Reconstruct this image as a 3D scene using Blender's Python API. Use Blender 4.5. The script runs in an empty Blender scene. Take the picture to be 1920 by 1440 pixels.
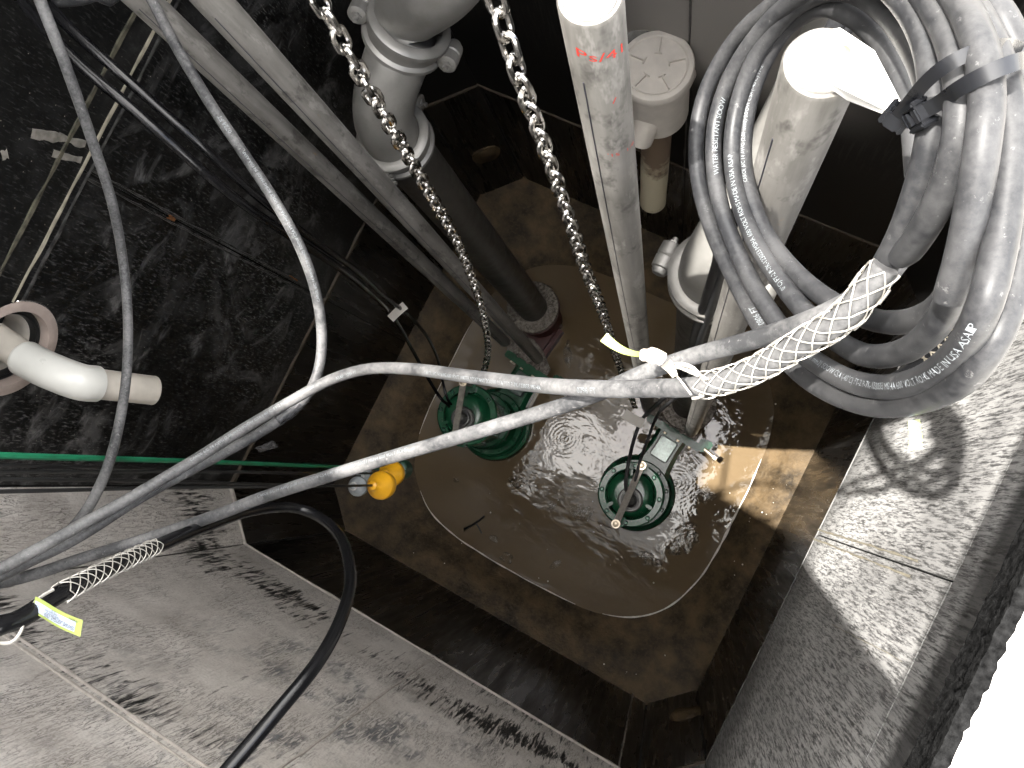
import bpy, bmesh, math, random
from mathutils import Vector, Matrix, noise
random.seed(7)
sc = bpy.context.scene
col = sc.collection
R_ = math.radians

# ------------------------------------------------------------------ camera
# z = 0 is the top of the cover slab, the pit is a 2.4 m square centred on the origin
F_PX, CX, CY = 1500.0, 960.0, 720.0
CAM = Vector((0.603, -0.066, 0.75))
_n = Vector((1260 - CX, 908 - CY, F_PX)).normalized()          # straight down, in camera axes
_X = (Vector((1, 0, 0)) - Vector((1, 0, 0)).dot(-_n) * (-_n)).normalized()
_Y = (-_n).cross(_X)
_th = R_(27.21)
_c, _s = math.cos(_th), math.sin(_th)
AX = _c * _X - _s * _Y
AY = _s * _X + _c * _Y
AZ = -_n
def ray(px, py):
    d = Vector((px - CX, py - CY, F_PX))
    return Vector((AX.dot(d), AY.dot(d), AZ.dot(d)))
def at(px, py, depth):
    """point seen at a pixel of the 1920x1440 photograph, `depth` metres below the camera"""
    d = ray(px, py)
    return CAM + d * (depth / -d.z)
def wl(px, py, axis, val):
    d = ray(px, py)
    return CAM + d * ((val - CAM[axis]) / d[axis])
cam_d = bpy.data.cameras.new('camera')
cam = bpy.data.objects.new('camera', cam_d)
col.objects.link(cam)
right = Vector((AX[0], AY[0], AZ[0])); down = Vector((AX[1], AY[1], AZ[1])); fwd = Vector((AX[2], AY[2], AZ[2]))
M = Matrix((( right.x, -down.x, -fwd.x, CAM.x), (right.y, -down.y, -fwd.y, CAM.y), (right.z, -down.z, -fwd.z, CAM.z), (0, 0, 0, 1)))
cam.matrix_world = M
cam_d.sensor_width = 36.0
cam_d.lens = 36.0 * F_PX / 1920.0
cam_d.clip_start = 0.02
cam_d.clip_end = 500
sc.camera = cam

# ------------------------------------------------------------------ light
SUN = Vector((0.29, 0.083, -1.0)).normalized()                 # the way the light travels
w = bpy.data.worlds.new('World'); sc.world = w; w.use_nodes = True
nt = w.node_tree; nt.nodes.clear()
sky = nt.nodes.new('ShaderNodeTexSky'); sky.sky_type = 'NISHITA'; sky.sun_disc = False
sky.sun_elevation = math.asin(-SUN.z)
sky.sun_rotation = math.atan2(-SUN.x, -SUN.y)
sky.air_density = 1.0; sky.dust_density = 3.0; sky.ozone_density = 1.0
bg = nt.nodes.new('ShaderNodeBackground'); bg.inputs[1].default_value = 0.15
wo = nt.nodes.new('ShaderNodeOutputWorld')
# broken bright cloud over the clear sky
tcw = nt.nodes.new('ShaderNodeTexCoord'); cn = nt.nodes.new('ShaderNodeTexNoise'); cn.inputs['Scale'].default_value = 2.2; cn.inputs['Detail'].default_value = 5
cr_ = nt.nodes.new('ShaderNodeMapRange'); cr_.inputs[1].default_value = .36; cr_.inputs[2].default_value = .56
cm = nt.nodes.new('ShaderNodeMix'); cm.data_type = 'RGBA'; cm.inputs[7].default_value = (15, 14.6, 14.0, 1)
nt.links.new(tcw.outputs['Generated'], cn.inputs['Vector']); nt.links.new(cn.outputs[0], cr_.inputs[0]); nt.links.new(cr_.outputs[0], cm.inputs[0])
nt.links.new(sky.outputs[0], cm.inputs[6]); nt.links.new(cm.outputs[2], bg.inputs[0]); nt.links.new(bg.outputs[0], wo.inputs[0])
sl = bpy.data.lights.new('sun', 'SUN'); sl.energy = 3.5; sl.angle = R_(0.8); sl.color = (1.0, 0.96, 0.9)
so = bpy.data.objects.new('sun', sl); col.objects.link(so)
so.rotation_euler = SUN.to_track_quat('-Z', 'Y').to_euler(); so.location = (-2, -1, 6)
vs = sc.view_settings
vs.view_transform = 'Standard'; vs.look = 'None'; vs.gamma = 1.0; vs.use_curve_mapping = False
vs.exposure = 2.5
sc.render.engine = 'CYCLES'
sc.cycles.use_denoising = True
sc.cycles.max_bounces = 5
sc.cycles.diffuse_bounces = 3
sc.cycles.glossy_bounces = 3
sc.cycles.use_adaptive_sampling = True
sc.cycles.adaptive_threshold = .03
sc.cycles.sample_clamp_indirect = 4.0
sc.cycles.caustics_reflective = False; sc.cycles.caustics_refractive = False

# ------------------------------------------------------------------ levels (metres, z up)
HW = 1.2                     # half width of the pit
CH = 0.2                     # leg of the corner chamfers
SLAB = 0.042
Z_J1, Z_J2 = 0.75 - 1.85, 0.75 - 3.45
Z_LEDGE = 0.75 - 4.65
Z_WATER = 0.75 - 4.80

# ------------------------------------------------------------------ node helper
class N:
    def __init__(s, name):
        s.m = bpy.data.materials.new(name); s.m.use_nodes = True
        s.t = s.m.node_tree; s.t.nodes.clear()
        s.out = s.n('ShaderNodeOutputMaterial')
        s.b = s.n('ShaderNodeBsdfPrincipled')
        s.l(s.b.outputs[0], s.out.inputs[0])
        s.tc = s.n('ShaderNodeTexCoord').outputs['Object']
    def n(s, t): return s.t.nodes.new(t)
    def l(s, a, b): s.t.links.new(a, b)
    def put(s, sock, v):
        if hasattr(v, 'links') or isinstance(v, bpy.types.NodeSocket): s.l(v, sock)
        else: sock.default_value = v
    def mp(s, scale=(1, 1, 1), loc=(0, 0, 0), vec=None):
        k = s.n('ShaderNodeMapping'); s.l(vec or s.tc, k.inputs[0])
        k.inputs['Scale'].default_value = scale; k.inputs['Location'].default_value = loc
        return k.outputs[0]
    def noise(s, scale=5, detail=4, rough=.55, vec=None, dist=0):
        k = s.n('ShaderNodeTexNoise'); s.l(vec or s.tc, k.inputs['Vector'])
        k.inputs['Scale'].default_value = scale; k.inputs['Detail'].default_value = detail
        k.inputs['Roughness'].default_value = rough; k.inputs['Distortion'].default_value = dist
        return k.outputs[0]
    def vor(s, scale=5, vec=None, feat='F1', out=0):
        k = s.n('ShaderNodeTexVoronoi'); k.feature = feat; s.l(vec or s.tc, k.inputs['Vector'])
        k.inputs['Scale'].default_value = scale
        return k.outputs[out]
    def ramp(s, fac, a, b, c0=0.0, c1=1.0):
        k = s.n('ShaderNodeMapRange'); s.put(k.inputs[0], fac)
        k.inputs[1].default_value = a; k.inputs[2].default_value = b
        k.inputs[3].default_value = c0; k.inputs[4].default_value = c1
        return k.outputs[0]
    def math(s, op, a, b=0.0, c=None):
        k = s.n('ShaderNodeMath'); k.operation = op; s.put(k.inputs[0], a); s.put(k.inputs[1], b)
        if c is not None: s.put(k.inputs[2], c)
        k.use_clamp = False
        return k.outputs[0]
    def mul(s, *a):
        r = a[0]
        for b in a[1:]: r = s.math('MULTIPLY', r, b)
        return r
    def mix(s, fac, a, b):
        k = s.n('ShaderNodeMix'); k.data_type = 'RGBA'; s.put(k.inputs[0], fac)
        for sock, v in ((k.inputs[6], a), (k.inputs[7], b)):
            if isinstance(v, tuple): sock.default_value = (*v, 1) if len(v) == 3 else v
            else: s.l(v, sock)
        return k.outputs[2]
    def sep(s):
        k = s.n('ShaderNodeSeparateXYZ'); s.l(s.tc, k.inputs[0]); return k.outputs
    def bump(s, h, strength=.4, dist=.01):
        k = s.n('ShaderNodeBump'); k.inputs['Strength'].default_value = strength
        k.inputs['Distance'].default_value = dist; s.l(h, k.inputs['Height'])
        s.l(k.outputs[0], s.b.inputs['Normal'])
    def done(s, color=None, rough=None, metal=None, spec=None):
        if color is not None:
            if isinstance(color, tuple): s.b.inputs['Base Color'].default_value = (*color, 1)
            else: s.l(color, s.b.inputs['Base Color'])
        if rough is not None: s.put(s.b.inputs['Roughness'], rough)
        if metal is not None: s.put(s.b.inputs['Metallic'], metal)
        if spec is not None: s.put(s.b.inputs['Specular IOR Level'], spec)
        return s.m

def plain(name, color, rough=.5, metal=0.0, var=.25, scale=30, bump=0.0):
    n = N(name); f = n.noise(scale, 5)
    c2 = tuple(max(0, v * (1 - var)) for v in color); c1 = tuple(min(1, v * (1 + var)) for v in color)
    if bump: n.bump(f, bump, .004)
    return n.done(n.mix(n.ramp(f, .3, .7), c2, c1), n.ramp(f, .3, .7, rough * .8, min(1, rough * 1.2)), metal)

# ---- liner sheets: black plastic, scuffed, with dried mud
def mat_liner_left():
    n = N('liner_black_scuffed')
    x = n.sep()
    mid = n.mul(n.ramp(n.noise(1.3, 4, .65, n.mp((1, 1, 1), (3, 1, 2))), .38, .60), n.ramp(n.noise(5, 4, .7), .34, .62, .25, 1))
    mid = n.mul(mid, n.ramp(x[2], -1.05, -1.45, .25, 1.0), n.ramp(x[2], -2.9, -2.5, .6, 1.0))
    f1 = n.ramp(n.noise(1, 4, .7, n.mp((85, 85, 20))), .56, .68)
    f2 = n.ramp(n.noise(1, 3, .65, n.mp((150, 150, 34))), .55, .66)
    swirl = n.ramp(n.noise(3.2, 5, .65, None, 2.4), .47, .60)
    smear = n.ramp(n.noise(9, 4, .7, n.mp((1, .5, 1), (4, 4, 9)), 1.0), .52, .70)
    a = n.math('MAXIMUM', n.mul(f1, mid, .5), n.mul(f2, n.ramp(mid, 0, 1, .10, .5)))
    a = n.math('MAXIMUM', a, n.math('ADD', n.mul(swirl, mid, .34), n.mul(swirl, smear, n.ramp(x[2], -1.0, -1.3), .38)))
    bits = n.ramp(n.vor(30), .06, .03)
    c = n.mix(a, (.0058, .0060, .0060), (.33, .325, .315))
    c = n.mix(n.mul(bits, .6), c, (.36, .33, .27))
    n.bump(n.noise(60, 3), .14, .004)
    return n.done(c, n.ramp(a, 0, .5, .34, .8), 0, .35)
def mat_liner_wet():
    n = N('liner_black_wet')
    st = n.mp((26, 26, 2.2)); a = n.ramp(n.noise(1, 4, .6, st), .45, .75, 0, .35)
    bits = n.ramp(n.vor(34), .05, .03)
    c = n.mix(a, (.004, .0037, .0034), (.024, .0215, .018))
    c = n.mix(n.mul(bits, .45), c, (.4, .38, .34))
    n.bump(n.noise(40, 4), .1, .004)
    return n.done(c, n.ramp(a, 0, .35, .26, .55), 0, .4)
def mat_liner_mud(lo):
    n = N('liner_caked_mud')
    x = n.sep()
    drip = n.noise(1, 4, .62, n.mp((70, 70, 6.5)), .9)
    fine = n.noise(1, 4, .65, n.mp((95, 95, 13), (2, 0, 5)), .8)
    big = n.noise(2.1, 3, .55, n.mp((1.0, 1, 1.5), (5, 2, 1)))
    b2 = n.mul(n.ramp(x[2], Z_J2 + .10, Z_J2 + .24), n.ramp(x[2], Z_J2 + .62, Z_J2 + .34))
    b1 = n.mul(n.ramp(x[2], Z_J1 - .26, Z_J1 - .10), n.ramp(x[2], Z_J1 + .0, Z_J1 - .03), .8)
    b0 = n.mul(n.ramp(x[2], Z_J2 + .20, Z_J2 + .02), n.ramp(x[0], -.1, .8))
    band = n.math('MAXIMUM', n.math('MAXIMUM', b2, b1), b0)
    band = n.mul(band, n.ramp(big, .36, .54))
    bare = n.ramp(n.math('ADD', n.math('ADD', n.mul(drip, .62), n.mul(fine, .38)), n.mul(band, .20)), .605, .70)
    # hairline runs in the drying silt
    ln = n.math('ABSOLUTE', n.math('SUBTRACT', fine, .5))
    crack = n.mul(n.ramp(ln, .022, .004), n.ramp(n.noise(4, 2), .40, .55))
    blue = n.mul(n.ramp(n.noise(5, 4, .7, n.mp((1, 1, .6), (9, 3, 4))), .50, .62), n.ramp(x[0], -.75, -.2), n.ramp(x[2], Z_J2 + .3, Z_J2 + .7))
    tone = n.noise(5, 5, .62); gr = n.noise(120, 3, .6)
    mud = n.mix(n.ramp(tone, .3, .7), (.40, .368, .335), (.64, .605, .565))
    mud = n.mix(n.mul(n.ramp(gr, .45, .7), .35), mud, (.24, .22, .20))
    mud = n.mix(n.mul(blue, n.ramp(fine, .40, .55), .85), mud, (.07, .078, .09))
    mud = n.mix(n.mul(crack, .75), mud, (.07, .063, .055))
    c = n.mix(bare, mud, (.010, .010, .010))
    h = n.math('SUBTRACT', n.math('ADD', n.mul(tone, .5), n.math('ADD', n.mul(fine, .5), n.mul(gr, .15))), n.math('ADD', n.mul(bare, .8), n.mul(crack, .4)))
    n.bump(h, .7, .007)
    return n.done(c, n.ramp(bare, 0, 1, .92, .4), 0, .3)
def mat_liner_right():
    n = N('liner_grey_streaked')
    x = n.sep()
    a = n.ramp(n.noise(1, 4, .7, n.mp((90, 90, 9))), .44, .57)
    b = n.ramp(n.noise(1, 3, .7, n.mp((190, 190, 19))), .46, .60)
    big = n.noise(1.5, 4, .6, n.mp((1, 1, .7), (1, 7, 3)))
    film_shade = n.ramp(big, .36, .60, .50, 1.0)
    film_shade = n.mul(film_shade, n.ramp(x[2], Z_J1 + .08, Z_J1 + .13, 1, .22), n.ramp(x[2], Z_J2 + .02, Z_J2 + .35, .55, 1.0))  # darker top strip paints the cover slab's shade into the film colour
    cover = n.mul(n.math('MAXIMUM', n.mul(a, .85), n.mul(b, .9)), film_shade)
    cover = n.math('ADD', n.mul(cover, .80), n.mul(film_shade, .18))
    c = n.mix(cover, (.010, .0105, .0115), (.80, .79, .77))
    n.bump(n.noise(1, 3, .6, n.mp((120, 120, 40))), .25, .004)
    return n.done(c, n.ramp(cover, 0, 1, .45, .85), 0, .35)
def mat_liner_back():
    n = N('liner_black_damp')
    st = n.mp((90, 90, 6)); a = n.ramp(n.noise(1, 4, .65, st), .50, .64)
    x = n.sep()
    big = n.ramp(n.noise(2.2, 4, .6), .42, .62)
    up = n.ramp(x[2], -2.2, -1.5)
    pale = n.mul(n.ramp(x[2], -1.95, -1.75), n.ramp(x[0], -.45, -.1), n.ramp(x[0], .75, .35))
    m = n.math('MAXIMUM', n.mul(up, n.math('ADD', .06, n.mul(a, .45)), n.ramp(big, 0, 1, .4, 1)), n.mul(pale, .95))
    c = n.mix(m, (.0065, .0063, .006), (.24, .225, .21))
    n.bump(n.noise(50, 4), .15, .003)
    return n.done(c, n.ramp(m, 0, .6, .55, .9), 0, .18)
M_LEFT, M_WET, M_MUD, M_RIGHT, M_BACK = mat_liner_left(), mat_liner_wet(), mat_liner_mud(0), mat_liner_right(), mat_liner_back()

def mat_sump():
    n = N('silty_sump_concrete')
    x = n.sep()
    a = n.noise(7, 6, .65); b = n.noise(55, 4, .6); g = n.ramp(n.vor(60), .06, .02)
    c = n.mix(n.ramp(a, .35, .65), (.022, .0155, .0085), (.120, .082, .043))
    c = n.mix(n.mul(n.ramp(b, .5, .7), .5), c, (.115, .086, .052))
    c = n.mix(n.mul(g, .6), c, (.45, .42, .36))
    n.bump(n.math('ADD', a, n.mul(b, .6)), .5, .012)
    return n.done(c, n.ramp(b, .3, .7, .45, .75), 0, .22)
def mat_water():
    n = N('muddy_water')
    a = n.noise(1.3, 3, .5)
    c = n.mix(n.ramp(a, .3, .7), (.118, .083, .046), (.155, .113, .066))
    rip = n.noise(7, 3, .5, n.mp((1, 1.6, 1)), .6)
    fine = n.noise(26, 2, .5)
    cr = n.at_rings if False else None
    h = n.math('ADD', rip, n.mul(fine, .18))
    n.bump(h, .05, .05)
    n.b.inputs['IOR'].default_value = 1.5
    return n.done(c, .03, 0, .5)
def mat_cable(dust, name, base=(.012, .0125, .014), spec=.28, ro=.45, top=(.078, .077, .077)):
    n = N(name)
    a = n.noise(13, 4, .6); f = n.noise(150, 4, .7); sp = n.ramp(n.noise(95, 4, .75), .63, .70)
    m = n.mul(n.ramp(n.math('ADD', n.mul(a, .6), n.mul(f, .4)), .40, .62, .05, 1.0), dust)
    c = n.mix(m, base, top)
    c = n.mix(n.mul(sp, dust, .6), c, (.24, .235, .23))
    n.bump(f, .08, .0015)
    return n.done(c, n.ramp(m, 0, .7, ro * .9, .62), 0, spec)
M_CABLE, M_CABLE2, M_CBLACK = mat_cable(.46, 'dusty_rubber'), mat_cable(.95, 'very_dusty_rubber', (.030, .0305, .032), top=(.13, .128, .127)), mat_cable(.04, 'black_rubber', (.0035, .0035, .004), .30, .22)
def mat_pipe():
    n = N('stained_stainless')
    a = n.noise(5, 6, .6); st = n.noise(1, 4, .6, n.mp((45, 45, 3)))
    rust = n.mul(n.ramp(n.noise(9, 5, .7, n.mp((3, 3, .9), (2, 5, 7))), .66, .74), n.ramp(n.noise(30, 3), .42, .6))
    dark = n.ramp(n.noise(17, 4, .7, n.mp((1, 1, .55), (7, 7, 1))), .55, .66)
    c = n.mix(n.ramp(n.math('ADD', n.mul(a, .5), n.mul(st, .5)), .36, .64), (.10, .095, .086), (.215, .205, .19))
    c = n.mix(n.mul(dark, .75), c, (.045, .042, .038))
    c = n.mix(n.mul(n.ramp(n.noise(30, 4, .7, n.mp((1, 1, .3))), .56, .66), .5), c, (.30, .29, .27))
    c = n.mix(n.mul(rust, .8), c, (.34, .19, .06))
    n.bump(a, .1, .003)
    return n.done(c, n.ramp(a, .3, .7, .42, .62), .35, .5)
def mat_steel(name, col, rough, metal=1.0, scale=22):
    n = N(name); a = n.noise(scale, 5, .6); b = n.ramp(n.noise(9, 5, .7), .52, .68)
    c = n.mix(n.ramp(a, .3, .7), tuple(v * .8 for v in col), col)
    c = n.mix(n.mul(b, .25), c, (.12, .10, .08))
    n.bump(a, .06, .002)
    return n.done(c, n.ramp(a, .3, .7, rough * .8, rough * 1.25), metal)
M_PIPE = mat_pipe()
M_CHAIN = mat_steel('chain_steel', (.62, .60, .57), .17)
M_CAST = mat_steel('cast_stainless', (.27, .262, .245), .46, .55)
M_BOLT = mat_steel('brassy_bolt', (.55, .47, .36), .35, .8, 60)
def mat_dirty():
    n = N('mud_spotted_plate'); a = n.noise(60, 4, .7); b = n.noise(14, 4, .6)
    c = n.mix(n.ramp(a, .42, .60), (.045, .033, .022), (.20, .18, .155))
    c = n.mix(n.mul(n.ramp(b, .5, .7), .5), c, (.07, .055, .04)); n.bump(a, .3, .003)
    return n.done(c, .5, .25)
M_DIRTY = mat_dirty()
M_STRAP = plain('dull_strap', (.17, .155, .13), .65, 0, .4, 50)
def mat_green():
    n = N('wet_green_enamel'); a = n.noise(12, 5, .65); d = n.ramp(n.noise(26, 6, .75), .60, .72)
    c = n.mix(n.ramp(a, .3, .7), (.006, .048, .021), (.012, .095, .042))
    c = n.mix(n.mul(d, .55), c, (.10, .085, .06))
    n.bump(n.noise(90, 4), .12, .002)
    return n.done(c, n.ramp(d, 0, 1, .17, .5), 0, .4)
M_GREEN = mat_green()
M_GREENB = plain('green_bolt', (.012, .07, .04), .25, .2, .3, 60)
M_PVC = plain('white_pvc', (.58, .575, .535), .32, 0, .05, 8)
M_PVC2 = plain('dusty_pvc', (.45, .415, .36), .55, 0, .15, 14)
def mat_dirtypvc():
    n = N('silt_stained_pvc'); a = n.noise(9, 6, .7); x = n.sep()
    top = n.ramp(n.math('ADD', x[2], n.mul(a, .5)), -.42, -.33)
    c = n.mix(top, (.50, .45, .33), (.16, .115, .08))
    return n.done(n.mix(n.mul(n.ramp(a, .6, .7), .5), c, (.1, .07, .05)), .6)
M_PVC3 = mat_dirtypvc()
M_PVC4 = plain('chalky_pvc', (.52, .485, .44), .6, 0, .12, 16)
M_YELLOW = plain('yellow_float_plastic', (.72, .36, .015), .35, 0, .12, 20)
M_GREY = plain('grey_float_plastic', (.27, .29, .30), .4, 0, .3, 25)
M_WHITE = plain('white_tape', (.50, .475, .44), .6, 0, .12, 20)
M_KNOT = plain('soiled_tape', (.24, .21, .175), .7, 0, .35, 60)
M_DGREEN = plain('dark_green_plastic', (.01, .055, .03), .35)
M_GCABLE = plain('green_cable_jacket', (.008, .12, .055), .4)
M_RED = plain('red_primer', (.055, .008, .006), .5, 0, .3, 30)
M_INK = plain('white_ink', (.15, .162, .17), .6, 0, .05, 40)
M_REDINK = plain('red_marker', (.45, .03, .02), .6, 0, .1, 40)
M_DARKINK = plain('black_ink', (.02, .02, .03), .6, 0, .1, 40)
M_BLUEINK = plain('blue_ink', (.03, .09, .20), .6, 0, .1, 40)
M_TIE = plain('black_nylon', (.006, .0065, .008), .3, 0, .2, 40)
M_TAGY = plain('yellow_green_tag', (.26, .31, .08), .5, 0, .06, 30)
M_TAGB = plain('pale_blue_tag', (.34, .39, .46), .5, 0, .04, 30)
M_WIRE = mat_steel('grip_wire', (.42, .40, .36), .4, .5, 60)
M_CONC = plain('pale_concrete', (.55, .53, .49), .85, 0, .12, 12, .3)
M_BACKING = plain('dark_tarred_concrete', (.008, .008, .0078), .8, 0, .3, 20)
M_CONC2 = plain('grey_concrete', (.30, .28, .26), .9, 0, .2, 20, .4)
M_MORTAR = plain('pinkish_mortar', (.44, .36, .315), .9, 0, .12, 25, .4)
M_RUBBER = plain('black_seal_rubber', (.014, .014, .014), .45, 0, .3, 40)
M_ROUGH = plain('rough_black_mastic', (.006, .006, .006), .95, 0, .9, 160, .9)
M_ROUGH.node_tree.nodes['Principled BSDF'].inputs['Specular IOR Level'].default_value = .05
M_BEAD = plain('weld_bead_pale', (.33, .30, .23), .7, 0, .3, 30, .3)
M_BEAD2 = plain('weld_bead_dark', (.05, .048, .045), .5, 0, .8, 40, .3)
M_RUST = plain('rusty_joint_lip', (.055, .042, .029), .8, 0, .5, 40, .5)
M_MUDJ = plain('mud_joint_lip', (.40, .365, .33), .9, 0, .2, 40, .4)
M_FOAM = plain('pale_scum', (.36, .32, .27), .35, 0, .3, 60, .5)
M_LINE = plain('white_scum_line', (.70, .66, .60), .6, 0, .2, 60)
M_ALU = plain('blocker_aluminium', (.45, .45, .45), .5, .5, .1, 20)
M_SUMP, M_WATER = mat_sump(), mat_water()

# ------------------------------------------------------------------ mesh helper
class MB:
    def __init__(s): s.v = []; s.f = []
    def add(s, vs, fs):
        o = len(s.v); s.v += [tuple(v) for v in vs]; s.f += [tuple(i + o for i in f) for f in fs]; return s
    def box(s, c, size, rot=None):
        c = Vector(c); h = Vector(size) / 2
        vs = []
        for z in (-1, 1):
            for x, y in ((-1, -1), (1, -1), (1, 1), (-1, 1)):
                p = Vector((x * h.x, y * h.y, z * h.z))
                vs.append(c + (rot @ p if rot else p))
        return s.add(vs, [(3, 2, 1, 0), (4, 5, 6, 7), (0, 1, 5, 4), (1, 2, 6, 5), (2, 3, 7, 6), (3, 0, 4, 7)])
    def lathe(s, prof, origin=(0, 0, 0), axis=(0, 0, 1), n=32, close=True):
        """prof: list of (radius, height)"""
        o = Vector(origin); q = Vector(axis).normalized().to_track_quat('Z', 'Y'); vs = []; fs = []
        for r, h in prof:
            for k in range(n):
                a = 2 * math.pi * k / n
                vs.append(o + q @ Vector((r * math.cos(a), r * math.sin(a), h)))
        for i in range(len(prof) - 1):
            for k in range(n):
                k2 = (k + 1) % n
                fs.append((i * n + k, i * n + k2, (i + 1) * n + k2, (i + 1) * n + k))
        if close:
            fs.append(tuple(range(n - 1, -1, -1))); b = (len(prof) - 1) * n
            fs.append(tuple(b + k for k in range(n)))
        return s.add(vs, fs)
    def cyl(s, a, b, r, n=24, r2=None):
        a, b = Vector(a), Vector(b); h = (b - a).length
        return s.lathe([(r, 0), (r2 or r, h)], a, b - a, n)
    def tube(s, pts, r, n=12, caps=True, closed=False):
        P = [Vector(p) for p in pts]; m = len(P); vs = []; fs = []
        t0 = (P[1] - P[0]).normalized(); u = t0.orthogonal().normalized()
        for i in range(m):
            if closed: t = (P[(i + 1) % m] - P[i - 1])
            else: t = P[min(i + 1, m - 1)] - P[max(i - 1, 0)]
            t.normalize(); u = (u - u.dot(t) * t).normalized(); b = t.cross(u)
            rr = r(i / (m - 1)) if callable(r) else r
            for k in range(n):
                a = 2 * math.pi * k / n; vs.append(P[i] + rr * (math.cos(a) * u + math.sin(a) * b))
        for i in range(m if closed else m - 1):
            j = (i + 1) % m
            for k in range(n):
                k2 = (k + 1) % n; fs.append((i * n + k, i * n + k2, j * n + k2, j * n + k))
        if caps and not closed:
            fs.append(tuple(range(n - 1, -1, -1))); fs.append(tuple((m - 1) * n + k for k in range(n)))
        return s.add(vs, fs)
    def prism(s, poly, z0, z1, xf=None):
        n = len(poly); vs = [Vector((x, y, z0)) for x, y in poly] + [Vector((x, y, z1)) for x, y in poly]
        if xf: vs = [xf @ v for v in vs]
        return s.add(vs, [tuple(range(n - 1, -1, -1)), tuple(range(n, 2 * n))] + [(i, (i + 1) % n, n + (i + 1) % n, n + i) for i in range(n)])
    def mesh(s, name, smooth=True, bevel=0):
        me = bpy.data.meshes.new(name); me.from_pydata(s.v, [], s.f)
        bm = bmesh.new(); bm.from_mesh(me); bmesh.ops.recalc_face_normals(bm, faces=bm.faces)
        if bevel:
            es = [e for e in bm.edges if len(e.link_faces) == 2 and e.calc_face_angle(0) > .6]
            bmesh.ops.bevel(bm, geom=es, offset=bevel, segments=2, affect='EDGES', clamp_overlap=True)
        bm.to_mesh(me); bm.free()
        if smooth:
            me.polygons.foreach_set('use_smooth', [True] * len(me.polygons))
            try: me.set_sharp_from_angle(angle=R_(38))
            except Exception: pass
        return me
    def build(s, name, mat, parent=None, smooth=True, bevel=0):
        me = s.mesh(name, smooth, bevel); me.materials.append(mat)
        o = bpy.data.objects.new(name, me); col.objects.link(o)
        if parent: o.parent = parent
        return o
def tag(o, label=None, cat=None, group=None, kind=None):
    if label: o['label'] = label
    if cat: o['category'] = cat
    if group: o['group'] = group
    if kind: o['kind'] = kind
    return o
def empty(name, loc=(0, 0, 0), rz=0):
    o = bpy.data.objects.new(name, None); o.location = loc; o.rotation_euler = (0, 0, rz)
    o.empty_display_size = .05; col.objects.link(o); return o
def link(name, me, parent, mw=None):
    o = bpy.data.objects.new(name, me); col.objects.link(o)
    if parent: o.parent = parent
    if mw is not None: o.matrix_local = mw
    return o
def smooth_path(pts, step=.012):
    """Catmull-Rom through the points, resampled to even steps"""
    P = [Vector(p) for p in pts]; P = [2 * P[0] - P[1]] + P + [2 * P[-1] - P[-2]]; out = []
    for i in range(1, len(P) - 2):
        p0, p1, p2, p3 = P[i - 1:i + 3]
        for k in range(24):
            t = k / 24
            out.append(.5 * (2 * p1 + (p2 - p0) * t + (2 * p0 - 5 * p1 + 4 * p2 - p3) * t * t + (3 * p1 - p0 - 3 * p2 + p3) * t ** 3))
    out.append(P[-2])
    res = [out[0]]; acc = 0
    for a, b in zip(out, out[1:]):
        acc += (b - a).length
        if acc >= step: res.append(b); acc = 0
    if (res[-1] - out[-1]).length > 1e-5: res.append(out[-1])
    return res
def px_path(pts, step=.012): return smooth_path([at(*p) for p in pts], step)

# text wrapped on a tube
def text_mesh_data(body, size):
    cu = bpy.data.curves.new('lettering', 'FONT'); cu.body = body; cu.size = size; cu.resolution_u = 2
    ob = bpy.data.objects.new('lettering', cu); col.objects.link(ob)
    dg = bpy.context.evaluated_depsgraph_get()
    me = bpy.data.meshes.new_from_object(ob.evaluated_get(dg))
    v = [tuple(x.co) for x in me.vertices]; f = [tuple(p.vertices) for p in me.polygons]
    bpy.data.objects.remove(ob); bpy.data.curves.remove(cu); bpy.data.meshes.remove(me)
    return v, f
def tube_text(path, radius, s0, body, size, parent, mat, ang=0.0, flip=False, name='print'):
    v, f = text_mesh_data(body, size)
    if not v: return
    L = [0]
    for a, b in zip(path, path[1:]): L.append(L[-1] + (b - a).length)
    ymid = size * .35; xmax = max(p[0] for p in v)
    def frame(sv):
        sv = max(0, min(L[-1] - 1e-4, sv))
        i = 0
        lo, hi = 0, len(L) - 1
        while hi - lo > 1:
            mid = (lo + hi) // 2
            if L[mid] <= sv: lo = mid
            else: hi = mid
        i = lo
        t = (sv - L[i]) / max(1e-9, L[i + 1] - L[i]); c = path[i].lerp(path[i + 1], t)
        ta = path[min(i + 2, len(path) - 1)] - path[max(i - 1, 0)]; ta.normalize()
        nc = (CAM - c); nc = (nc - nc.dot(ta) * ta).normalized()
        return c, ta, nc, nc.cross(ta)
    vs = []
    for x, y, z in v:
        x2, y2 = (xmax - x, ymid - y) if flip else (x, y - ymid)
        c, ta, nc, b = frame(s0 + x2); ph = ang + y2 / radius
        vs.append(c + (radius + .0004) * (math.cos(ph) * nc + math.sin(ph) * b))
    MB().add(vs, f).build(name, mat, parent, smooth=False)

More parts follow.
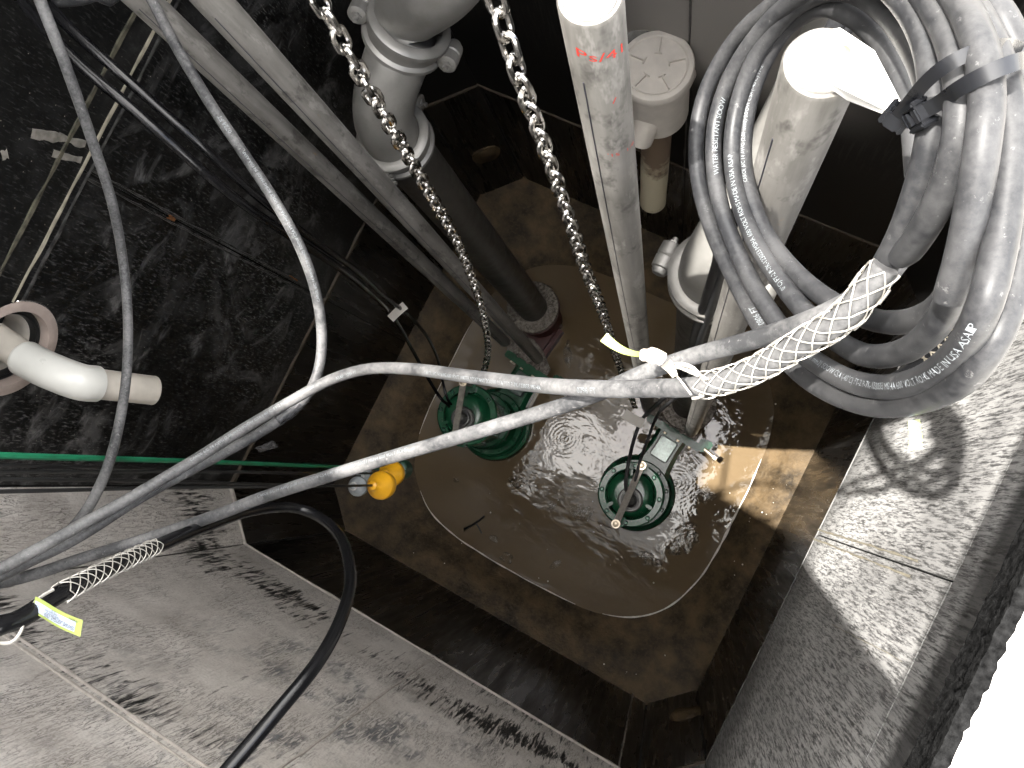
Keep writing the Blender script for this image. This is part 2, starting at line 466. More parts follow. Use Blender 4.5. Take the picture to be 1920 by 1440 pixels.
# ================================================================== SETTING
def plate(u0, u1, v0, v1, hole=None, n=48):
    """2-D faces of a rectangle, with an optional round hole; returns verts, faces, ring of the hole"""
    if not hole: return [(u0, v0), (u1, v0), (u1, v1), (u0, v1)], [(0, 1, 2, 3)], None
    cu, cv, r = hole
    angs = [2 * math.pi * k / n for k in range(n)] + [math.atan2(v - cv, u - cu) % (2 * math.pi) for u in (u0, u1) for v in (v0, v1)]
    angs.sort(); inner = []; outer = []
    for a in angs:
        c, s = math.cos(a), math.sin(a); rr = r * (1 + .02 * noise.noise((c * 5, s * 5, 1.7)))
        inner.append((cu + rr * c, cv + rr * s))
        t = min([(u1 - cu) / c if c > 1e-9 else 1e9, (u0 - cu) / c if c < -1e-9 else 1e9, (v1 - cv) / s if s > 1e-9 else 1e9, (v0 - cv) / s if s < -1e-9 else 1e9])
        outer.append((cu + t * c, cv + t * s))
    m = len(angs)
    return inner + outer, [(i, (i + 1) % m, m + (i + 1) % m, m + i) for i in range(m)], m
class Wall:
    """local u along the wall, v up (world z), w into the pit"""
    def __init__(s, name, o, u, length, hole=None):
        s.o, s.u = Vector(o), Vector(u); s.w = Vector((0, 0, 1)).cross(s.u); s.len = length; s.hole = hole
        mb = MB(); s.slabs(mb, -.05, length + .05, -4.3, -SLAB - .002, -.16, -.014, hole)
        s.root = tag(mb.build(name, M_BACKING, None, smooth=False), kind='structure')
    def p(s, u, v, w=0): return s.o + s.u * u + Vector((0, 0, v)) + s.w * w
    def slabs(s, mb, u0, u1, v0, v1, w0, w1, hole=None):
        if hole and not (u0 < hole[0] < u1 and v0 < hole[1] < v1): hole = None
        vs, fs, m = plate(u0, u1, v0, v1, hole)
        k = len(vs)
        V = [s.p(a, b, w1) for a, b in vs] + [s.p(a, b, w0) for a, b in vs]
        F = list(fs) + [tuple(k + i for i in reversed(f)) for f in fs]
        if m:
            F += [((i + 1) % m, i, k + i, k + (i + 1) % m) for i in range(m)]
            F += [(m + i, m + (i + 1) % m, k + m + (i + 1) % m, k + m + i) for i in range(m)]
        else: F += [(i, (i + 1) % 4, k + (i + 1) % 4, k + i) for i in range(4)]
        mb.add(V, F)
    def panel(s, u0, u1, v0, v1, mat, proud=0.0):
        mb = MB(); g = .003; s.slabs(mb, u0 + g, u1 - g, v0 + g, v1 - g, -.013, proud, s.hole)
        return mb.build('liner_panel', mat, s.root, smooth=False)
    def bead(s, a, b, wid, mat, name='weld_bead', h=.006, wob=.003):
        """an uneven raised line from (u,v) a to b"""
        if s.hole and abs(a[1] - b[1]) < .01 and abs(a[1] - s.hole[1]) < s.hole[2] and min(a[0], b[0]) < s.hole[0] < max(a[0], b[0]):
            g = math.sqrt(s.hole[2] ** 2 - (a[1] - s.hole[1]) ** 2); u0, u1 = sorted((a[0], b[0]))
            s.bead((u0, a[1]), (s.hole[0] - g, a[1]), wid, mat, name, h, wob)
            if u1 > s.hole[0] + g + .05: s.bead((s.hole[0] + g, a[1]), (u1, a[1]), wid, mat, name, h, wob)
            return
        A, B = Vector(a), Vector(b); n = max(6, int((B - A).length / .03)); d = (B - A).normalized(); q = Vector((-d.y, d.x)); vs = []; fs = []
        sd = random.random() * 50
        for i in range(n + 1):
            c = A.lerp(B, i / n); k = noise.noise((i * .35, sd, 0)); k2 = noise.noise((i * .35, sd, 9))
            ww = wid * (.8 + .7 * k2); c = c + q * k * wob
            for off, hh in ((-ww / 2, -.004), (-ww / 3, h * (1 + .5 * k2)), (ww / 3, h * (1 + .5 * k)), (ww / 2, -.004)):
                vs.append(s.p(c.x + q.x * off, c.y + q.y * off, hh))
        for i in range(n):
            for k in range(3): fs.append((i * 4 + k, i * 4 + k + 1, i * 4 + 5 + k, i * 4 + 4 + k))
        MB().add(vs, fs).build(name, mat, s.root)

INN = HW - CH
HOLE_L = (lambda p: (INN - p.y, p.z, .152))(wl(22, 655, 0, -HW))
HOLE_B = (lambda p: (INN - p.x, p.z, .155))(wl(1243, 112, 1, HW))
# the walls run clockwise seen from above so that w points inwards
wallL = Wall('wall_left', (-HW, INN, 0), (0, -1, 0), 2 * INN, HOLE_L)
wallF = Wall('wall_front', (-INN, -HW, 0), (1, 0, 0), 2 * INN)
wallR = Wall('wall_right', (HW, -INN, 0), (0, 1, 0), 2 * INN)
wallB = Wall('wall_back', (INN, HW, 0), (-1, 0, 0), 2 * INN, HOLE_B)
CL = CH * math.sqrt(2); r2 = math.sqrt(.5)
chLF = Wall('wall_chamfer_left_front', (-HW, -INN, 0), (r2, -r2, 0), CL)
chFR = Wall('wall_chamfer_front_right', (INN, -HW, 0), (r2, r2, 0), CL)
chRB = Wall('wall_chamfer_right_back', (HW, INN, 0), (-r2, r2, 0), CL)
chBL = Wall('wall_chamfer_back_left', (-INN, HW, 0), (-r2, -r2, 0), CL)
ZT, ZB = -SLAB - .004, -4.25
def uL(px, py): p = wl(px, py, 0, -HW); return INN - p.y, p.z
def uR(px, py): p = wl(px, py, 0, HW); return p.y + INN, p.z
def uF(px, py): p = wl(px, py, 1, -HW); return p.x + INN, p.z
def uB(px, py): p = wl(px, py, 1, HW); return INN - p.x, p.z
FULL = 2 * INN
sL = uL(400, 450)[0]                                  # vertical seam in the left wall
for W_, mats, seams in ((wallL, (M_LEFT, M_LEFT, M_WET), (None, sL, sL)), (wallF, (M_MUD, M_MUD, M_WET), (None, uF(720, 1300)[0], uF(1175, 1360)[0])),
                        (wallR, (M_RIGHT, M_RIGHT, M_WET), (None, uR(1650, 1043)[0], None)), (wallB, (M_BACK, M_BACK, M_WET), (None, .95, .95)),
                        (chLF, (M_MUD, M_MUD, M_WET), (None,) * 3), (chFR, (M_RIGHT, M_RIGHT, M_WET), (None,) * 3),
                        (chRB, (M_BACK, M_BACK, M_WET), (None,) * 3), (chBL, (M_BACK, M_BACK, M_WET), (None,) * 3)):
    for (v0, v1), mat, sm in zip(((Z_J1, ZT), (Z_J2, Z_J1), (ZB, Z_J2)), mats, seams):
        pr = 0.0 if mat is not M_WET else -.007
        if sm is None: W_.panel(0, W_.len, v0, v1, mat, pr)
        else: W_.panel(0, sm, v0, v1, mat, pr); W_.panel(sm, W_.len, v0, v1, mat, pr - .001)
# weld beads and joint lips
wallL.bead((0, Z_J1), (FULL, Z_J1), .0085, M_BEAD); wallL.bead((.0, Z_J1 - .03), (FULL, Z_J1 - .03), .008, M_BEAD2)
a = uL(245, 55); b = uL(0, 490); zz = (a[1] + b[1]) / 2
wallL.bead((.1, zz), (FULL, zz), .017, plain('old_mastic', (.085, .078, .055), .8, 0, .6, 30), 'mastic_line', .004)
wallL.bead((sL - .012, Z_J1 - .03), (sL - .012, Z_J2), .010, M_BEAD2); wallL.bead((sL + .014, Z_J1 - .03), (sL + .014, Z_J2), .009, M_BEAD2)
wallL.bead((0, Z_J2), (FULL, Z_J2), .026, M_RUST, 'joint_lip', .010)
wallF.bead((0, Z_J2), (FULL, Z_J2), .012, M_MUDJ, 'joint_lip', .007); wallF.bead((0, Z_J1), (FULL, Z_J1), .012, M_MUDJ, 'weld_bead', .004)
wallF.bead((0, Z_J1 - .028), (FULL, Z_J1 - .028), .010, M_MUDJ)
sF = uF(720, 1300)[0]; wallF.bead((sF, Z_J1), (sF, Z_J2), .012, M_MUDJ, h=.004)
sF2 = uF(1175, 1360)[0]; wallF.bead((sF2, Z_J2), (sF2, Z_LEDGE), .010, plain('pale_drip_seam', (.20, .18, .155), .7, 0, .6, 40))
sR = uR(1650, 1043)[0]
for k in (-.022, .020): wallR.bead((sR + k, Z_J1 - .25), (sR + k, Z_J2), .009, M_BEAD)
wallR.bead((0, Z_J2), (FULL, Z_J2), .008, M_BEAD2, 'joint_lip', .003);
wallR.bead((sR - .20, Z_J1 - .06), (sR - .24, Z_J1 - .75), .003, M_BEAD, 'scratch', .001)
sv = uR(1680, 1270)
wallB.bead((0, Z_J2), (FULL, Z_J2), .022, M_RUST, 'joint_lip', .008); wallB.bead((.95, Z_J1), (.95, Z_J2), .01, M_BEAD2)
for c_ in (chLF, chBL, chFR): c_.bead((0, Z_J2), (CL, Z_J2), .02, M_RUST if c_ is not chLF else M_MUDJ, 'joint_lip', .008)
M_SMEAR = plain('dried_silt_smear', (.22, .205, .175), .9, 0, .35, 40, .4)
for p0, p1, wd in (((58, 250), (110, 258), .045), ((108, 257), (160, 270), .030), ((98, 286), (152, 300), .030), ((2, 292), (14, 288), .04)):
    wallL.bead(uL(*p0), uL(*p1), wd, M_SMEAR, 'silt_smear', .002, .006)
M_ORANGE = plain('rust_spot', (.22, .09, .03), .8, 0, .4, 60)
for p0, p1 in (((314, 404), (326, 412)), ((540, 518), (556, 526))): wallL.bead(uL(*p0), uL(*p1), .022, M_ORANGE, 'rust_spot', .006, .004)
# mortar-filled lifting pockets on two of the chamfers
for W_, (px, py), ax in ((chFR, (1285, 1338), 0), (chBL, (912, 290), 0)):
    base = W_.p(CL / 2, 0); q = at(px, py, 4.0)
    d = ray(px, py); t = (base - CAM).dot(W_.w) / d.dot(W_.w); hit = CAM + d * t
    mb = MB(); rot = Matrix((W_.u, W_.w, Vector((0, 0, 1)))).transposed()
    mb.lathe([(.085, -.02), (.080, .006), (.066, .016), (.045, .022), (.02, .020), (.001, .018)], hit, W_.w, 16, close=False)
    o = mb.build('mortar_patch', M_SUMP, W_.root)
    for v_ in o.data.vertices: v_.co += W_.w * .012 * noise.noise(v_.co * 22) + Vector((0, 0, 1)) * .02 * noise.noise(v_.co * 14 + Vector((5, 1, 2)))

# sump floor: sloping ledge, rounded basin below the water
def outline(k, n, hx, hy, e, cx=0, cy=0):
    """point k of n on a squarish oval of exponent e, by angle"""
    a = 2 * math.pi * k / n; c, s = math.cos(a), math.sin(a)
    if e > 50:                                        # the chamfered square itself
        m = min(hx / max(abs(c), 1e-9), hy / max(abs(s), 1e-9), (hx + hy - CH) / (abs(c) + abs(s)))
    else: m = (abs(c / hx) ** e + abs(s / hy) ** e) ** (-1 / e)
    return cx + c * m, cy + s * m
NP = 160
rings = [(1.235, 1.235, 99, 0, 0, Z_LEDGE + .02), (1.19, 1.19, 99, 0, 0, Z_LEDGE), (1.145, 1.145, 8, .01, 0, Z_LEDGE - .020), (1.10, 1.095, 5.2, .02, -.01, Z_LEDGE - .040), (1.07, 1.055, 4.4, .025, -.015, Z_LEDGE - .060),
         (1.04, 1.02, 3.9, .03, -.02, Z_LEDGE - .095), (1.005, .975, 3.6, .03, -.025, Z_LEDGE - .125), (.97, .935, 3.4, .03, -.03, Z_WATER), (.915, .885, 3.2, .03, -.03, Z_WATER - .06), (.75, .75, 3, .04, -.02, Z_WATER - .2), (.3, .3, 2, 0, 0, Z_WATER - .25)]
vs, fs = [], []
for hx, hy, r, cx, cy, z in rings:
    for k in range(NP):
        x, y = outline(k, NP, hx, hy, r, cx, cy)
        nz = noise.noise((x * 6, y * 6, 2)) * .006 + noise.noise((x * 22, y * 22, 5)) * .003
        vs.append((x + nz, y + nz * .7, z + (nz if z > Z_WATER + .002 or z < Z_WATER - .02 else 0)))
for i in range(len(rings) - 1):
    for k in range(NP): fs.append((i * NP + k, (i + 1) * NP + k, (i + 1) * NP + (k + 1) % NP, i * NP + (k + 1) % NP))
fs.append(tuple((len(rings) - 1) * NP + k for k in range(NP)))
tag(MB().add(vs, fs).build('sump_floor', M_SUMP), kind='structure')

# water, with real ripples and drip rings
WX, WY = .04, -.025
drips = [at(1060, 822, 4.8), at(1100, 822, 4.8), at(1098, 845, 4.8), at(1268, 905, 4.8), at(1285, 915, 4.8), at(1248, 880, 4.8)]
def wave(x, y):
    h = .0013 * noise.noise((x * 3.2, y * 5, 3)) + .00018 * noise.noise((x * 15, y * 19, 8))
    for i, d in enumerate(drips):
        r = math.hypot(x - d.x, y - d.y); R0 = .16 if i in (0, 3) else .05
        if r < R0: h += .0022 * math.sin(r * (300 if i in (0, 3) else 420)) * (1 - r / R0) ** 1.2
    return h
vs, fs = [], []; G = 230; ext = 1.06
idx = {}
for j in range(G + 1):
    for i in range(G + 1):
        x = WX - ext + 2 * ext * i / G; y = WY - ext + 2 * ext * j / G
        vs.append((x, y, Z_WATER + wave(x, y)))
keep = []
for j in range(G):
    for i in range(G):
        x = WX - ext + 2 * ext * (i + .5) / G - WX; y = WY - ext + 2 * ext * (j + .5) / G - WY
        if abs((x + .01) / 1.0) ** 3.4 + abs((y + .005) / .965) ** 3.4 < 1: fs.append((j * (G + 1) + i, j * (G + 1) + i + 1, (j + 1) * (G + 1) + i + 1, (j + 1) * (G + 1) + i))
used = sorted({i for f in fs for i in f}); rm = {o: k for k, o in enumerate(used)}
wat = MB().add([vs[i] for i in used], [tuple(rm[i] for i in f) for f in fs]).build('water', M_WATER)
tag(wat, kind='structure')
# scum line along the water's edge (part of the water's rim)
def scum(k0, k1, wid, name='scum_line'):
    mb = MB(); n = k1 - k0; V = []; Fc = []
    for i in range(n + 1):
        k = k0 + i; x, y = outline(k % 480, 480, .97, .935, 3.4, .03, -.03); nz = noise.noise((x * 6, y * 6, 2)) * .006
        ww = wid * (.35 + .65 * abs(noise.noise((k * .11, 4, 0))) * 2) * min(1, i / 8, (n - i) / 8) + .0008
        c = Vector((x - WX, y - WY, 0)).normalized()
        p = Vector((x + nz - .004 * c.x, y + nz * .7 - .004 * c.y, Z_WATER + .004))
        V += [p - c * ww, p + c * ww + Vector((0, 0, .004))]
    for i in range(n): Fc.append((2 * i, 2 * i + 1, 2 * i + 3, 2 * i + 2))
    mb.add(V, Fc); return mb.build(name, M_LINE, wat)
scum(300, 390, .004); scum(402, 505, .0065); scum(215, 275, .0028)
# foam and bubbles
fm = MB()
def blob(px, py, rx, ry, rot=0, lump=1.0, seed=0):
    c = at(px, py, 4.8); n = 22; V = [c + Vector((0, 0, .009))]
    for ring, hgt in ((.55, .0085), (.85, .006), (1.0, .001)):
        for k in range(n):
            a = 2 * math.pi * k / n; rr = ring * (1 + .45 * lump * noise.noise((math.cos(a) * 1.7, math.sin(a) * 1.7, seed * 3.1 + ring)))
            q = Vector((rx * rr * math.cos(a), ry * rr * math.sin(a), hgt)); q.rotate(Matrix.Rotation(rot, 3, 'Z')); V.append(c + q)
    F_ = [(0, 1 + k, 1 + (k + 1) % n) for k in range(n)]
    for g in range(2):
        for k in range(n): F_.append((1 + g * n + k, 1 + (g + 1) * n + k, 1 + (g + 1) * n + (k + 1) % n, 1 + g * n + (k + 1) % n))
    fm.add(V, F_)
for i, (px, py, rx, ry, ro) in enumerate(((975, 905, .055, .03, .5), (960, 898, .025, .018, 1), (1035, 950, .028, .04, .2), (1042, 1058, .024, .04, -.4), (950, 1045, .04, .03, .1), (1215, 1045, .05, .035, .3), (1232, 1055, .03, .025, 1),
        (1280, 1020, .11, .05, .9), (1250, 965, .05, .035, .4), (1320, 930, .06, .045, .7), (855, 900, .018, .014, 0), (1090, 960, .07, .045, .5), (925, 1010, .03, .02, 0), (1010, 640, .02, .07, .6), (1065, 665, .03, .09, .5), (1285, 990, .07, .03, .8))):
    blob(px, py, rx, ry, ro, 1.0, i)
foam = fm.build('foam', M_FOAM); tag(foam, 'pale patches of scum and foam floating on the brown water', 'foam', kind='stuff')
def film_mat():
    n = N('scum_film'); a = n.ramp(n.noise(34, 5, .7), .42, .62); n.b.inputs['Alpha'].default_value = 1
    n.l(n.math('ADD', n.mul(a, .45), .10), n.b.inputs['Alpha']); n.bump(n.noise(45, 3), .5, .01)
    return n.done((.30, .27, .23), .12, 0, .6)
foam.data.materials[0] = film_mat()
sp = MB()
for i in range(130):
    if i < 60: px, py = random.gauss(1500, 55), random.gauss(1010, 90)
    elif i < 95: px, py = random.gauss(1270, 60), random.gauss(1255, 22)
    else: px, py = random.uniform(700, 1500), random.uniform(920, 1240)
    c = at(px, py, 4.65); r = random.choice((.0018, .0025, .003, .005))
    if max(abs(c.x), abs(c.y)) < 1.17:
        bas = Z_LEDGE - (.018 if max(abs(c.x), abs(c.y)) > 1.1 else .05)
        sp.lathe([(r, 0), (r * .7, r * .8)], (c.x, c.y, bas), (0, 0, 1), 6)
tag(sp.build('silt_specks', M_LINE), 'tiny pale specks of grit scattered on the wet brown ledge', 'grit', kind='stuff')

# cover slab with the access opening, mastic edge, ground beyond
HX0, HX1, HY0, HY1 = -.95, wl(1850, 1300, 2, 0.0).x - .008, -.90, .84
def frame(mb, x0, x1, y0, y1, X0, X1, Y0, Y1, z0, z1):
    mb.box(((X0 + x0) / 2, (Y0 + Y1) / 2, (z0 + z1) / 2), (x0 - X0, Y1 - Y0, z1 - z0))
    mb.box(((X1 + x1) / 2, (Y0 + Y1) / 2, (z0 + z1) / 2), (X1 - x1, Y1 - Y0, z1 - z0))
    mb.box(((x0 + x1) / 2, (Y0 + y0) / 2, (z0 + z1) / 2), (x1 - x0, y0 - Y0, z1 - z0))
    mb.box(((x0 + x1) / 2, (Y1 + y1) / 2, (z0 + z1) / 2), (x1 - x0, Y1 - y1, z1 - z0))
mb = MB(); frame(mb, HX0, HX1, HY0, HY1, -1.6, 1.6, -1.6, 1.6, -SLAB, 0)
slab = tag(mb.build('cover_slab', M_CONC, smooth=False), kind='structure')
for (a, b, nrm) in (((HX1, HY0), (HX1, HY1), (-1, 0)), ((HX0, HY0), (HX0, HY1), (1, 0)), ((HX0, HY0), (HX1, HY0), (0, 1)), ((HX0, HY1), (HX1, HY1), (0, -1))):
    A, B, nn = Vector((*a, 0)), Vector((*b, 0)), Vector((*nrm, 0)); V = []; Fc = []; n = 300
    for i in range(n + 1):
        p = A.lerp(B, i / n); k = noise.noise((i * .9, nn.x * 7, nn.y * 5)); k2 = noise.noise((i * .45, 3 + nn.x, nn.y)); k3 = noise.noise((i * 2.3, nn.x * 3, 8))
        V += [p - nn * (.006 + .0022 * k + .0026 * k3) + Vector((0, 0, .002)), p + nn * (.006 + .003 * k2) + Vector((0, 0, .001)), p + nn * (.007 + .003 * k) + Vector((0, 0, -.012)), p + nn * (.003 + .002 * k2) + Vector((0, 0, -.016)), p + nn * (.006 + .003 * k3) + Vector((0, 0, -SLAB - .006)), p - nn * .02 + Vector((0, 0, -SLAB - .008))]
    for i in range(n):
        for k in range(5): Fc.append((6 * i + k, 6 * i + k + 1, 6 * i + 7 + k, 6 * i + 6 + k))
    MB().add(V, Fc).build('mastic_edge', M_ROUGH, slab, smooth=False)
mb = MB(); frame(mb, -1.6, 1.6, -1.6, 1.6, -120, 120, -120, 120, -.3, -.004)
tag(mb.build('ground', plain('pale_gravel', (.42, .39, .34), .9, 0, .25, 6), smooth=False), kind='structure')
# unseen leaf added to block sun (its shadow falls across the right wall)
mb = MB(); A, B = Vector((0, HY0 - .03, .02)), Vector((0, -.42, 1.05)); d = (B - A); L_ = d.length; d.normalize()
rot = Matrix((Vector((1, 0, 0)), d, Vector((1, 0, 0)).cross(d))).transposed()
mb.box((A + B) / 2 + Vector((.07, 0, 0)), (1.58, L_, .012), rot)
for k in (-.7, 0, .7): mb.box((A + B) / 2 + Vector((.07 + k, 0, 0)) + rot @ Vector((0, 0, -.03)), (.04, L_ - .1, .045), rot)
tag(mb.build('sun_blocker', M_ALU, smooth=False), kind='structure')
mb = MB(); mb.box((HX0 - .045, -.20, .955), (.012, 2.06, 1.87))  # second added leaf, out of view, keeps sun off the left side
for k in (-1.1, -.5, .1, .7): mb.box((HX0 - .075, k, .955), (.045, .04, 1.8))
tag(mb.build('sun_blocker', M_ALU, smooth=False), kind='structure')
mb = MB(); A, B = Vector((HX0 - .02, .50, .02)), Vector((-.20, .50, 1.10)); d = (B - A); L_ = d.length; d.normalize()  # third added leaf, out of view, leaning in to shade the back of the pit
rot = Matrix((d, Vector((0, 1, 0)), d.cross(Vector((0, 1, 0))))).transposed()
mb.box((A + B) / 2, (L_, .70, .012), rot)
for k in (-.3, 0, .3): mb.box((A + B) / 2 + Vector((0, k, 0)) + rot @ Vector((0, 0, .03)), (L_ - .1, .04, .045), rot)
tag(mb.build('sun_blocker', M_ALU, smooth=False), kind='structure')
#OBJECTS#
# ================================================================== OBJECTS
CAB = .0104                                                      # radius of the power cable
# ---------------------------------------------------------------- guide rails
def rail(top, bot, label, cap=False, r=.0315):
    A, B = at(*top), at(*bot); ax = (A - B).normalized(); L = (A - B).length
    root = empty('guide_rail', B)
    mb = MB()
    mb.lathe([(r, 0), (r, L - .004), (r - .002, L), (r - .006, L), (r - .006, L - .05), (.001, L - .05)], (0, 0, 0), ax, 40, close=False)
    mb.build('pipe', M_PIPE, root)
    if cap:
        mb = MB(); mb.lathe([(r - .0065, L - .02), (r - .0065, L + .004), (r - .009, L + .006), (.0005, L + .006)], (0, 0, 0), ax, 36, close=False)
        mb.build('end_plug', M_WHITE, root)
    side = ax.cross(CAM - (A + B) / 2).normalized(); face = side.cross(ax)
    # long-seam weld: a fine wavering dark line down the pipe
    pts = []
    for i in range(160):
        t = .03 + .94 * i / 159; an = -.55 + .10 * math.sin(t * 5) + .012 * noise.noise((i * .8, A.x * 9, 0))
        pts.append(ax * (L * t) + (r + .0002) * (math.cos(an) * face + math.sin(an) * side))
    MB().tube(pts, .0009, 5).build('seam_weld', M_DARKINK, root)
    return root, A, B, ax, L, face, side
rA = rail((340, -65, 1.11), (1008, 672, 4.42), 'a'); tag(rA[0], 'stained steel guide rail, right one of the left pair, running to the half-hidden pump', 'pipe', 'pump guide rails')
rB = rail((195, -70, 1.22), (946, 640, 4.42), 'b'); tag(rB[0], 'stained steel guide rail nearest the black left wall, behind the grey hanging cable', 'pipe', 'pump guide rails')
rC = rail((1106, -8, .72), (1214, 760, 4.42), 'c', True, .033); tag(rC[0], 'pale steel guide rail with red marker writing, left of the white capped tee', 'pipe', 'pump guide rails')
rD = rail((1543, 118, .74), (1297, 806, 4.42), 'd', True, .037); tag(rD[0], 'pale steel guide rail with white plugged top, passing through the cable coil', 'pipe', 'pump guide rails')
# red marker scribble on the third rail
def rail_text(rd, s_from_top, body, size, ang, mat, across=False):
    root, A, B, ax, L, face, side = rd
    path = [ax * (L - .3 + i * .02) for i in range(16)]
    v, f = text_mesh_data(body, size); vs = []
    for x, y, z in v:
        if across: s_, ph = L - s_from_top + y * .9 - x * .35, ang + x / .0315
        else: s_, ph = L - s_from_top - x, ang + y / .0315
        vs.append(ax * s_ + .0334 * (math.cos(ph) * face + math.sin(ph) * side))
    MB().add(vs, f).build('marker_writing', mat, root, smooth=False)
rail_text(rC, .055, 'Ps/41', .026, -.75, M_REDINK, True)
rail_text(rC, .30, "'15  1/8", .014, -.2, M_REDINK, True)
rail_text(rC, .16, '/', .02, .25, M_REDINK, True)
# top bracket plate of the right rail, blown white by the sun
A, ax = rD[1], rD[3]
br = empty('rail_bracket', A)
pts = [at(1528, 62, .725), at(1575, 52, .725), at(1640, 95, .70), at(1692, 196, .68), at(1670, 212, .68), at(1590, 182, .725), at(1545, 150, .725)]
ctr = sum(pts, Vector()) / len(pts); V = [p - A for p in pts] + [p - A - Vector((0, 0, .006)) for p in pts]; n_ = len(pts)
MB().add(V, [tuple(range(n_)), tuple(range(2 * n_ - 1, n_ - 1, -1))] + [(i, (i + 1) % n_, n_ + (i + 1) % n_, n_ + i) for i in range(n_)]).build('plate', plain('white_plate', (.8, .79, .76), .5, 0, .04, 10), br, smooth=False)
MB().lathe([(.010, 0), (.010, .006), (.006, .008)], at(1582, 110, .722) - A, (0, 0, 1), 6).build('bolt', M_BOLT, br)
tag(br, 'white sunlit bracket plate beside the plugged rail top, inside the coil', 'bracket')

# ---------------------------------------------------------------- chains
WR, LW, LI = .0050, .0175, .0345
def link_mesh():
    mb = MB(); pts = []; rr = LW - WR; st = LI / 2 + WR - rr
    for i in range(10): a = math.pi * i / 9; pts.append(Vector((rr * math.cos(a), 0, st + rr * math.sin(a))))
    for i in range(10): a = math.pi + math.pi * i / 9; pts.append(Vector((rr * math.cos(a), 0, -st + rr * math.sin(a))))
    mb.tube(pts, WR, 8, closed=True); me = mb.mesh('link'); me.materials.append(M_CHAIN); return me
LINK = link_mesh()
def chain(pts, label):
    W = [at(*p) for p in pts]; P = smooth_path([Vector((W[0].x, HY1 - .01, .012)), Vector((W[0].x, (W[0].y + HY1) / 2 + .08, -.05)), W[0] + (W[0] - W[1]) * .6] + W, .004); root = empty('lifting_chain', P[-1]); acc = 0; nxt = 0; k = 0
    for a, b in zip(P, P[1:]):
        acc += (b - a).length
        if acc >= nxt:
            t = (b - a).normalized(); q = t.to_track_quat('Z', 'X').to_matrix().to_4x4()
            tw = Matrix.Rotation(R_(90 * (k % 2) + 42 + 9 * math.sin(k * .37) + random.uniform(-9, 9)), 4, 'Z')
            link('link', LINK, root, Matrix.Translation(b - P[-1]) @ q @ tw); k += 1; nxt += LI
    tag(root, label, 'chain', 'pump lifting chains'); return root
chain([(572, -45, 1.0), (612, 25, 1.06), (690, 165, 1.22), (755, 275, 1.45), (810, 370, 1.72), (858, 455, 2.06), (888, 530, 2.45), (908, 600, 2.95), (915, 660, 3.5), (905, 705, 3.95)], 'steel lifting chain hanging in front of the clamped elbow, down to the half-hidden pump')
chain([(918, -40, .94), (945, 50, 1.0), (972, 140, 1.07), (1008, 240, 1.2), (1040, 330, 1.36), (1072, 425, 1.6), (1100, 510, 1.92), (1128, 580, 2.35), (1150, 650, 2.9), (1168, 705, 3.5), (1190, 762, 4.05)], 'steel lifting chain hanging beside the pale rail with red writing')

# ---------------------------------------------------------------- discharge pipes with grooved couplings
def coupling(root, c, axis, r, name='coupling', twist=0.0):
    ax = axis.normalized(); o = MB(); w = .040
    o.lathe([(r + .001, -w), (r + .015, -w), (r + .026, -w * .8), (r + .026, -w * .5), (r + .017, -w * .32), (r + .017, w * .32), (r + .026, w * .5), (r + .026, w * .8), (r + .015, w), (r + .001, w)], c, ax, 48, close=False)
    cp = o.build(name, M_CAST, root)
    u = ax.orthogonal().normalized(); u.rotate(Matrix.Rotation(twist, 3, ax)); v = ax.cross(u)
    rot = Matrix((u, v, ax)).transposed()
    for s in (-1, 1):
        ear = MB()
        e_ = c + u * s * (r + .040); ear.lathe([(.018, -.036), (.026, -.032), (.027, -.004), (.024, 0), (.027, .004), (.026, .032), (.018, .036)], e_, v, 22); ear.box(c + u * s * (r + .018), (.05, .050, .044), rot)
        ear.build('ear', M_CAST, cp)
        b = MB(); q = c + u * s * (r + .040)
        b.cyl(q - v * .052, q + v * .05, .0075, 12); b.lathe([(.021, .030), (.021, .040), (.016, .048), (.007, .051)], q, v, 20); b.lathe([(.015, .027), (.015, .041)], q, -v, 6)
        b.build('bolt', M_CAST, cp)
    return cp
def flange(root, c, axis, R, bolts, rb, th=.024, mat=None, name='flange'):
    mb = MB(); mb.lathe([(.07, -th / 2), (R - .004, -th / 2), (R, -th / 2 + .004), (R, th / 2 - .004), (R - .004, th / 2), (.07, th / 2)], c, axis, 48, close=False)
    f_ = mb.build(name, mat or M_DIRTY, root); ax = axis.normalized(); u = ax.orthogonal().normalized(); v = ax.cross(u)
    for k in range(bolts):
        a = 2 * math.pi * (k + .3) / bolts; p = c + rb * (math.cos(a) * u + math.sin(a) * v) + ax * th / 2
        b = MB(); b.lathe([(.017, 0), (.017, .003), (.0125, .003), (.0125, .013), (.007, .013), (.007, .020)], p, ax, 6); b.build('bolt', M_DIRTY, f_)
def discharge(base, cpl, upper, label, tw):
    root = empty('discharge_pipe', base); B, C1, C2 = Vector(), cpl - base, upper - base; r = .084
    ax = (C1 - B).normalized()
    MB().cyl(B, C1, r, 44).build('riser', mat_steel('dark_wet_riser', (.055, .050, .043), .45, .3), root)
    flange(root, B + ax * .02, ax, .150, 8, .122)
    coupling(root, C1, ax, r, twist=tw)
    ax2 = (C2 - C1).normalized(); bend = [C1, C1 + ax * .05, C1 + ax * .10 + ax2 * .02, C1 + ax * .10 + ax2 * .12, C2]
    MB().tube(smooth_path(bend, .02), r, 40).build('elbow', M_CAST, root)
    return root, C2, ax2, r
base1 = at(1000, 578, 4.42); c1 = at(742, 262, 2.12); u1 = at(762, 60, 1.83)
d1, C2, ax2, r = discharge(base1, c1, u1, '', .9)
d1.name = 'discharge_pipe'
wallpt = at(860, -70, 1.62) - base1
coupling(d1, C2, ((wallpt - C2).normalized() * .75 + ax2 * .5).normalized(), r, twist=-.62)
